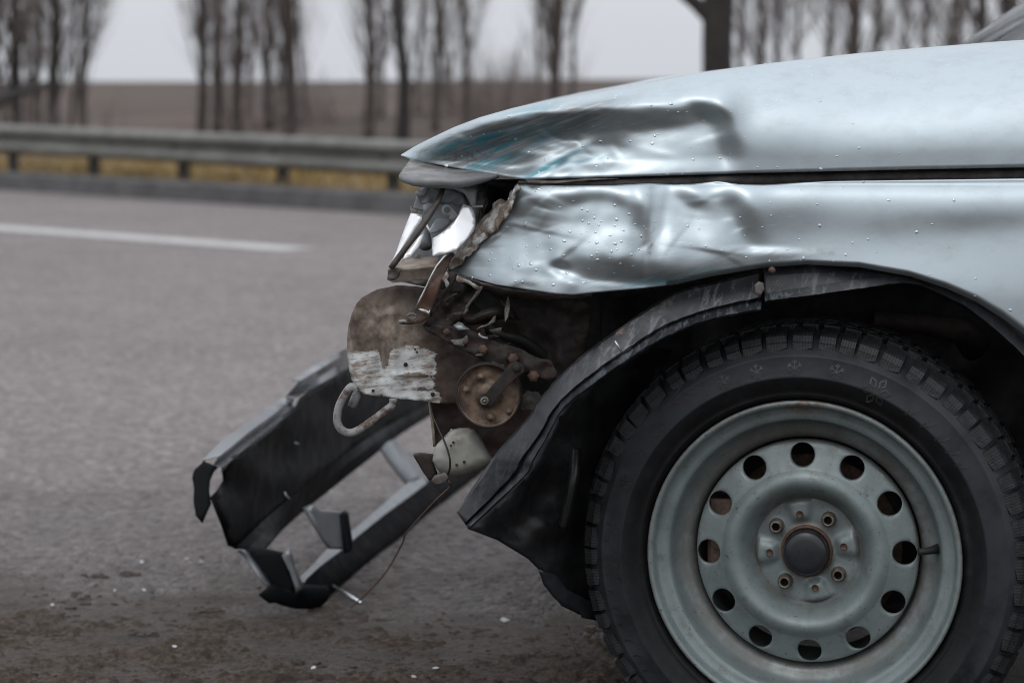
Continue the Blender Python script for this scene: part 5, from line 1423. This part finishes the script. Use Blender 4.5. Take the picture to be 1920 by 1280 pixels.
# glasshouse
def curve_row(xz0, xz1, yn=3.10, yf=4.40, bow=0.0, n=9):
    return [Vector((xz0[0] - bow * (1 - (2 * k / (n - 1) - 1) ** 2), yn + (yf - yn) * k / (n - 1), xz0[1] + 0.015 * (1 - (2 * k / (n - 1) - 1) ** 2))) for k in range(n)]
rows = [curve_row((x, z), None, yn, 7.5 - yn, bw) for x, z, yn, bw in ((0.815, 0.915, 3.06, 0.09), (0.99, 1.045, 3.10, 0.08), (1.18, 1.19, 3.14, 0.07), (1.40, 1.345, 3.19, 0.05))]
loft('windscreen', rows, M['glass_w'], car, 0.004)
rows = [curve_row((x, z), None, yn, 7.5 - yn, bw) for x, z, yn, bw in ((1.40, 1.347, 3.185, 0.05), (1.7, 1.40, 3.18, 0.02), (2.2, 1.41, 3.18, 0.0), (2.7, 1.36, 3.19, -0.03))]
o = loft('roof', rows, M['paint'], car, 0.004); zero_attrs(o)
rows = [curve_row((x, z), None, yn, 7.5 - yn, bw) for x, z, yn, bw in ((2.7, 1.358, 3.19, -0.03), (3.12, 1.02, 3.10, -0.05))]
loft('rear_window', rows, M['glass_w'], car, 0.004)
rows = [curve_row((x, z), None, yn, 7.5 - yn, bw) for x, z, yn, bw in ((3.10, 1.03, 3.05, -0.05), (3.38, 1.0, 3.0, -0.05), (3.44, 0.72, 2.97, -0.06), (3.40, 0.32, 2.99, -0.06))]
o = loft('boot', rows, M['paint'], car, 0.004); zero_attrs(o)
rows = [curve_row((x, z), None, yn, 7.5 - yn, bw) for x, z, yn, bw in ((0.62, 0.880, 3.40, 0.05), (0.70, 0.888, 3.36, 0.05), (0.83, 0.914, 3.30, 0.09))]
o = loft('scuttle', rows, M['rubber_dark'], car, 0.003)
for yy, s in ((3.0, 1), (4.5, -1)):
    rows = [[Vector((x, yy + s * (0.02 + 0.17 * (z - 0.9) / 0.45), z)) for x, z in ((0.84, 0.90), (1.42, 1.335), (1.70, 1.385), (2.2, 1.395), (2.68, 1.345), (3.05, 1.0))],
            [Vector((x, yy + s * (0.0 + 0.17 * (z - 0.9) / 0.45), z)) for x, z in ((0.90, 0.88), (1.45, 1.28), (1.72, 1.33), (2.2, 1.34), (2.60, 1.29), (2.92, 0.98))]]
    o = loft('roof_pillar', rows, M['paint'], car, 0.01, smooth_sh=False); zero_attrs(o)
    rows = [[Vector((x, yy + s * (0.012 + 0.17 * (z - 0.9) / 0.45), z)) for x, z in ((0.90, 0.88), (1.45, 1.28), (1.72, 1.33), (2.2, 1.34), (2.60, 1.29), (2.92, 0.98))],
            [Vector((x, yy + s * 0.012, z)) for x, z in ((0.92, 0.80), (1.45, 0.90), (1.72, 0.92), (2.2, 0.93), (2.60, 0.945), (2.92, 0.95))]]
    loft('side_window', rows, M['glass_w'], car, 0.004, smooth_sh=False)
v_, f_ = box_vf((1.95, 3.75, 0.30), 2.6, 1.40, 0.16); mesh_obj('underbody', v_, f_, M['cavity'], car, False)
v_, f_ = box_vf((0.98, 3.75, 0.60), 0.10, 1.38, 0.55); mesh_obj('bulkhead', v_, f_, M['cavity'], car, False)
v_, f_ = box_vf((2.0, 3.75, 0.75), 1.9, 1.25, 0.30); mesh_obj('cabin_trim', v_, f_, M['cavity'], car, False)

# ------------------------------------------------------------------ fallen bumper, lying across the front of the car
bump = thing('fallen_bumper', 'black broken bumper with silver struts lying on the road before the car', 'bumper', (-0.33, 4.0, 0.0))
def bd(u, v): return 3.9 + ((u - 430) * 0.77 - (v - 1030) * 0.63) / 430 * 1.4
def dpan(u): return -1.152 / ((u - 960.0) / FPX - 0.17)
def LP(pts, ref, dd=0.0): return [(p[0], p[1], dpan(q[0]) + dd) for p, q in zip(pts, ref)]
def L3(pts, dd=0.0): return [(p[0], p[1], bd(*p) + dd) for p in pts]
T1 = ZT((148, 797), (250, 690), (400, 572), (560, 462), (692, 368))
T2 = ZT((245, 770), (330, 700), (450, 600), (600, 492), (748, 384))
T3 = ZT((212, 822), (300, 744), (420, 648), (575, 538), (735, 415))
T4 = ZT((276, 838), (352, 770), (470, 672), (620, 555), (768, 438))
T3b = ZT((205, 832), (294, 755), (414, 660), (570, 548), (738, 430))
ribbon('top_rail', [LP([(a - 1, b + 5) for a, b in T1], T4), LP(T1, T4), LP(T2, T4), LP(T3, T4), LP(T3b, T4), LP(T4, T4), LP([(a - 4, b + 8) for a, b in T4], T4)], M['bumper_gloss_lit'], bump, 30, 0.002, sharp=True)
S1 = ZT((735, 264), (850, 190), (980, 110), (1110, 36), (1300, -70))
S2 = ZT((782, 268), (900, 196), (1000, 135), (1110, 72), (1300, -30))
S3 = ZT((700, 362), (850, 280), (980, 195), (1110, 120), (1300, 20))
S4 = ZT((770, 374), (900, 300), (1000, 240), (1110, 175), (1300, 70))
ribbon('top_rail', [LP(S1, S4), LP(S2, S4), LP(S3, S4), LP(S4, S4)], M['bumper_gloss_lit'], bump, 26, 0.002, sharp=True)
pan = ZT((278, 838), (352, 768), (470, 670), (620, 553), (770, 430), (800, 372), (905, 298), (1110, 175), (1300, 65)) + [(812, 640), (818, 744)] + ZB((1060, 312), (900, 400), (760, 492), (600, 608), (450, 732), (330, 838), (232, 930), (205, 920), (180, 840), (130, 712), (160, 680), (185, 640), (180, 592))
bpanel = sheet('bumper_panel', pan, lambda u, v: dpan(u) + 0.03 * nz(u, v, 60, 2), M['bumper_black'], bump, 13, 0.003)
C_ = ZB((226, 934), (330, 836), (450, 730), (600, 606), (760, 490), (900, 398), (1075, 305))
B_ = ZB((345, 936), (395, 880), (445, 828), (562, 728), (800, 540), (920, 445), (1080, 345))
mid = [((a[0] + b[0]) / 2, (a[1] + b[1]) / 2) for a, b in zip(C_, B_)]
ribbon('panel_ledge', [LP([(a - 3, b - 4) for a, b in C_], C_, 0.03), LP(C_, C_), LP(mid, C_, 0.0), LP(B_, C_, 0.03), LP([(a + 1, b + 3) for a, b in B_], C_, 0.05)], M['bumper_black'], bump, 34, 0.002, sharp=True)
flap = ZT((75, 885), (90, 850), (150, 797), (190, 812), (245, 838), (215, 870), (190, 930), (186, 1000), (198, 1080), (175, 1130), (140, 1212), (95, 1160), (80, 1060), (84, 980), (72, 910))
sheet('end_flap', flap, lambda u, v: 3.94 + 0.0006 * (v - 880) * -0.3, M['bumper_black'], bump, 8, 0.003)
tube('clip', [P(*p, 4.0) for p in ZC((405, 362), (415, 385), (440, 410))], 0.0018, M['grey_pl'], bump, 6)
tube('clip', [P(*p, 4.3) for p in ZT((755, 675), (785, 685))], 0.002, M['grey_pl'], bump, 6)
# uprights
sheet('strut', ZC((540, 478), (600, 455), (650, 490), (775, 500), (790, 700), (800, 745), (700, 742), (640, 650)), lambda u, v: 4.13 + 0.0003 * (u - 600), M['silver_pl'], bump, 9, 0.02)
sheet('strut_side', ZC((768, 520), (800, 502), (822, 516), (852, 720), (845, 760), (800, 772)), lambda u, v: 4.11, M['bumper_black'], bump, 9, 0.03)
sheet('strut', ZC((125, 762), (160, 742), (250, 748), (390, 778), (440, 900), (475, 1035), (330, 1000), (300, 960)), lambda u, v: 3.98, M['bumper_black'], bump, 9, 0.02)
sheet('strut_side', ZC((385, 785), (432, 742), (452, 800), (470, 880), (520, 1000), (480, 1035), (440, 900)), lambda u, v: 3.96, M['silver_pl'], bump, 9, 0.02)
ribbon('strut_edge', [L3(ZC((95, 742), (160, 800), (240, 920), (300, 990))), L3(ZC((135, 745), (190, 790), (270, 900), (326, 985)))], M['silver_pl'], bump, 12, 0.004)
ribbon('strut', [L3(ZC((1050, 70), (1110, 160), (1170, 240), (1230, 310)), 0.0), L3(ZC((1095, 25), (1160, 130), (1240, 210), (1290, 265)), -0.02), L3(ZC((1150, 5), (1210, 90), (1290, 180), (1345, 270)), 0.02)], M['silver_pl'], bump, 16, 0.006)
# lower beam
M1 = ZC((498, 950), (600, 850), (700, 745), (800, 672), (880, 612), (1060, 455), (1232, 308), (1330, 268))
M2 = ZC((532, 978), (680, 850), (790, 772), (860, 705), (915, 662), (1080, 520), (1245, 400), (1362, 318))
ribbon('lower_beam_lip', [L3([(a - 1, b + 3) for a, b in M1], 0.02), L3(M1), L3(M2, -0.02), L3([(a, b + 3) for a, b in M2], 0.0)], M['silver_pl'], bump, 34, 0.003, sharp=True)
M3 = ZC((470, 1040), (640, 880), (790, 765), (900, 670), (1080, 525), (1250, 400), (1370, 300), (1560, 150), (1760, -10))
M5 = ZC((640, 1075), (720, 1010), (880, 870), (1030, 750), (1200, 625), (1340, 500), (1470, 405), (1680, 245), (1900, 80))
M4 = [((a[0] * 0.45 + b[0] * 0.55) + 1.0, (a[1] * 0.45 + b[1] * 0.55)) for a, b in zip(M3, M5)]
def LG(pts, dd): return [(p[0], p[1], gz_(q[1]) - 0.035 + dd) for p, q in zip(pts, M5)]
lb_ = ribbon('lower_beam', [LG([(a, b - 2) for a, b in M3], 0.03), LG(M3, 0.0), LG(M4, 0.012), LG(M5, 0.0), LG([(a + 1, b + 2) for a, b in M5], 0.03)], M['bumper_dirty'], bump, 40, 0.003)
tip = ragged(ZC((235, 1045), (285, 1000), (330, 972), (400, 1000), (475, 1035), (530, 975), (690, 985), (705, 1040), (690, 1085), (640, 1130), (560, 1143), (480, 1142), (400, 1122), (340, 1100), (300, 1105)), 1.2, 8, 3)
sheet('beam_tip', tip, lambda u, v: min(3.93 + 0.0008 * (u - 500) + 0.02 * ((v - 1120) / 30.0) ** 2, gz_(v) - 0.006), M['bumper_black'], bump, 8, 0.003)
sheet('soft_pad', spline(ZC((760, 830), (800, 790), (880, 770), (925, 800), (880, 850), (800, 870), (760, 830)), 26)[:-1], lambda u, v: bd(u, v) - 0.03, M['bumper_black'], bump, 7, 0.01)

# ------------------------------------------------------------------ small things on the road
def on_road(u, v, z=0.0):
    p = P(u, v, gz_(v)); p.z = z; return p
a, b_ = on_road(*ZC((690, 1014))[0]), on_road(*ZC((915, 1112))[0])
v_, f_ = sweep([a + Vector((0, 0, 0.012)), b_ + Vector((0, 0, 0.003))], 0.0028, 8)
tag(mesh_obj('metal_pin', v_, f_, M['pin']), 'thin bright metal pin on the road beside the fallen bumper', 'pin')
def shard(u, v, s, seed, label):
    z0 = 0.004 if v > 1150 else 0.0
    s = s * 0.72
    rnd = random.Random(seed); c = on_road(u, v, 0.002 + z0)
    n_ = rnd.randint(4, 6); ring = []
    for k in range(n_):
        a = 2 * PI * k / n_ + rnd.uniform(-0.3, 0.3); r = s * rnd.uniform(0.6, 1.2)
        ring.append(Vector((math.cos(a) * r * 1.3, math.sin(a) * r, 0)))
    tl_ = Matrix.Rotation(rnd.uniform(0.25, 0.6), 3, 'X') @ Matrix.Rotation(rnd.uniform(-0.3, 0.3), 3, 'Y')
    top = [tl_ @ (p + Vector((0, 0, s * 0.12))) for p in ring]; bot = [tl_ @ (p - Vector((0, 0, s * 0.12))) for p in ring]
    mz = min(p.z for p in bot)
    vs = [c + p - Vector((0, 0, mz + 0.001)) for p in top + bot]
    fs = [tuple(range(n_)), tuple(range(n_, 2 * n_))[::-1]] + [(k, n_ + k, n_ + (k + 1) % n_, (k + 1) % n_) for k in range(n_)]
    tag(mesh_obj('plastic_shard', vs, fs, M['shard'], smooth_sh=False), label, 'shard', 'pale shards scattered on the road')
for (u, v, s), lb2, sd in zip(((265, 1056, 0.0055), (377, 1055, 0.005), (270, 1108, 0.0045), (945, 1171, 0.010), (326, 1219, 0.0055), (588, 1260, 0.0055), (817, 1259, 0.006), (776, 1276, 0.005), (98, 1136, 0.004), (350, 1049, 0.004), (215, 1108, 0.0035)),
        ('small pale shard on the open asphalt left of the end flap', 'small pale shard just below the bumper end flap', 'tiny pale shard among dark soil crumbs', 'long white shard on the asphalt under the torn arch liner', 'bright pale shard lying in the brown soil', 'small pale shard in the soil under the bumper tip', 'pale shard in front of the tyre on the soil', 'tiny pale shard half sunk in soil near the tyre', 'tiny pale fleck on the soil at the road edge', 'pale crumb beside the shard below the end flap', 'tiny pale fleck next to the soil crumbs'), range(11)):
    shard(u, v, s, sd + 40, lb2)

V, F = [], []
gx = np.linspace(-1.25, 0.42, 400); gy = np.linspace(3.05, 4.4, 340)
for y in gy:
    for x in gx:
        m_ = float(smooth(4.35, 3.55, y + 0.42 * x + 0.12 + 0.25 * nz(x, y, 0.3, 2)))
        h = 0.012 * nz(x, y, 0.11, 1) + 0.008 * nz(x, y, 0.035, 4) + 0.008 * nz(x, y, 0.016, 6) + 0.005 * nz(x, y, 0.008, 8)
        V.append(Vector((x, y, -0.012 + 0.0135 * m_ + h * (0.4 + 0.6 * m_))))
n_ = len(gx)
F = [(i * n_ + j, i * n_ + j + 1, (i + 1) * n_ + j + 1, (i + 1) * n_ + j) for i in range(len(gy) - 1) for j in range(n_ - 1)]
struct(mesh_obj('roadside_soil', V, F, M['soil']))
V, F = [], []
def clod(c, s, rnd):
    e = len(V); rows_, seg = 3, 6
    V.append(c + Vector((0, 0, s * 0.55)))
    for i in range(rows_):
        th = PI * 0.5 * (i + 1) / rows_
        for k in range(seg):
            a = 2 * PI * k / seg + i * 0.4; r = s * math.sin(th) * rnd.uniform(0.65, 1.25)
            V.append(c + Vector((math.cos(a) * r * 1.4, math.sin(a) * r, s * 0.55 * math.cos(th) * rnd.uniform(0.6, 1.2) - (0.002 if i == 2 else 0))))
    for k in range(seg): F.append((e, e + 1 + k, e + 1 + (k + 1) % seg))
    for i in range(rows_ - 1):
        for k in range(seg):
            q = e + 1 + i * seg + k; q2 = e + 1 + i * seg + (k + 1) % seg
            F.append((q, q + seg, q2 + seg, q2))
rnd = random.Random(9)
spots = [(240, 1077, 26, 7), (100, 1158, 40, 7), (395, 1145, 26, 5), (265, 1190, 34, 8), (500, 1262, 50, 14), (180, 1080, 22, 5), (60, 1270, 60, 10), (390, 1185, 60, 14), (150, 1120, 60, 14), (560, 1245, 50, 10), (720, 1262, 80, 12)]
for u0, v0, su, sv in spots:
    for k in range(26):
        u, v = rnd.gauss(u0, su * 0.5), rnd.gauss(v0, sv * 0.5)
        if v < 1010: continue
        clod(on_road(u, v), 0.0015 + 0.007 * rnd.random() ** 2.2, rnd)
for k in range(1500):
    v = 1330 - 330 * rnd.random() ** 1.6; u = rnd.uniform(-150, 1250)
    if rnd.random() > float(smooth(980, 1180, v + (600 - u) * 0.05)): continue
    clod(on_road(u, v), 0.0010 + 0.0035 * rnd.random() ** 3, rnd)
o = stuff(mesh_obj('soil_crumbs', V, F, M['clod'], smooth_sh=False))
o['label'] = 'dark soil crumbs strewn over the near edge of the road'; o['category'] = 'soil'
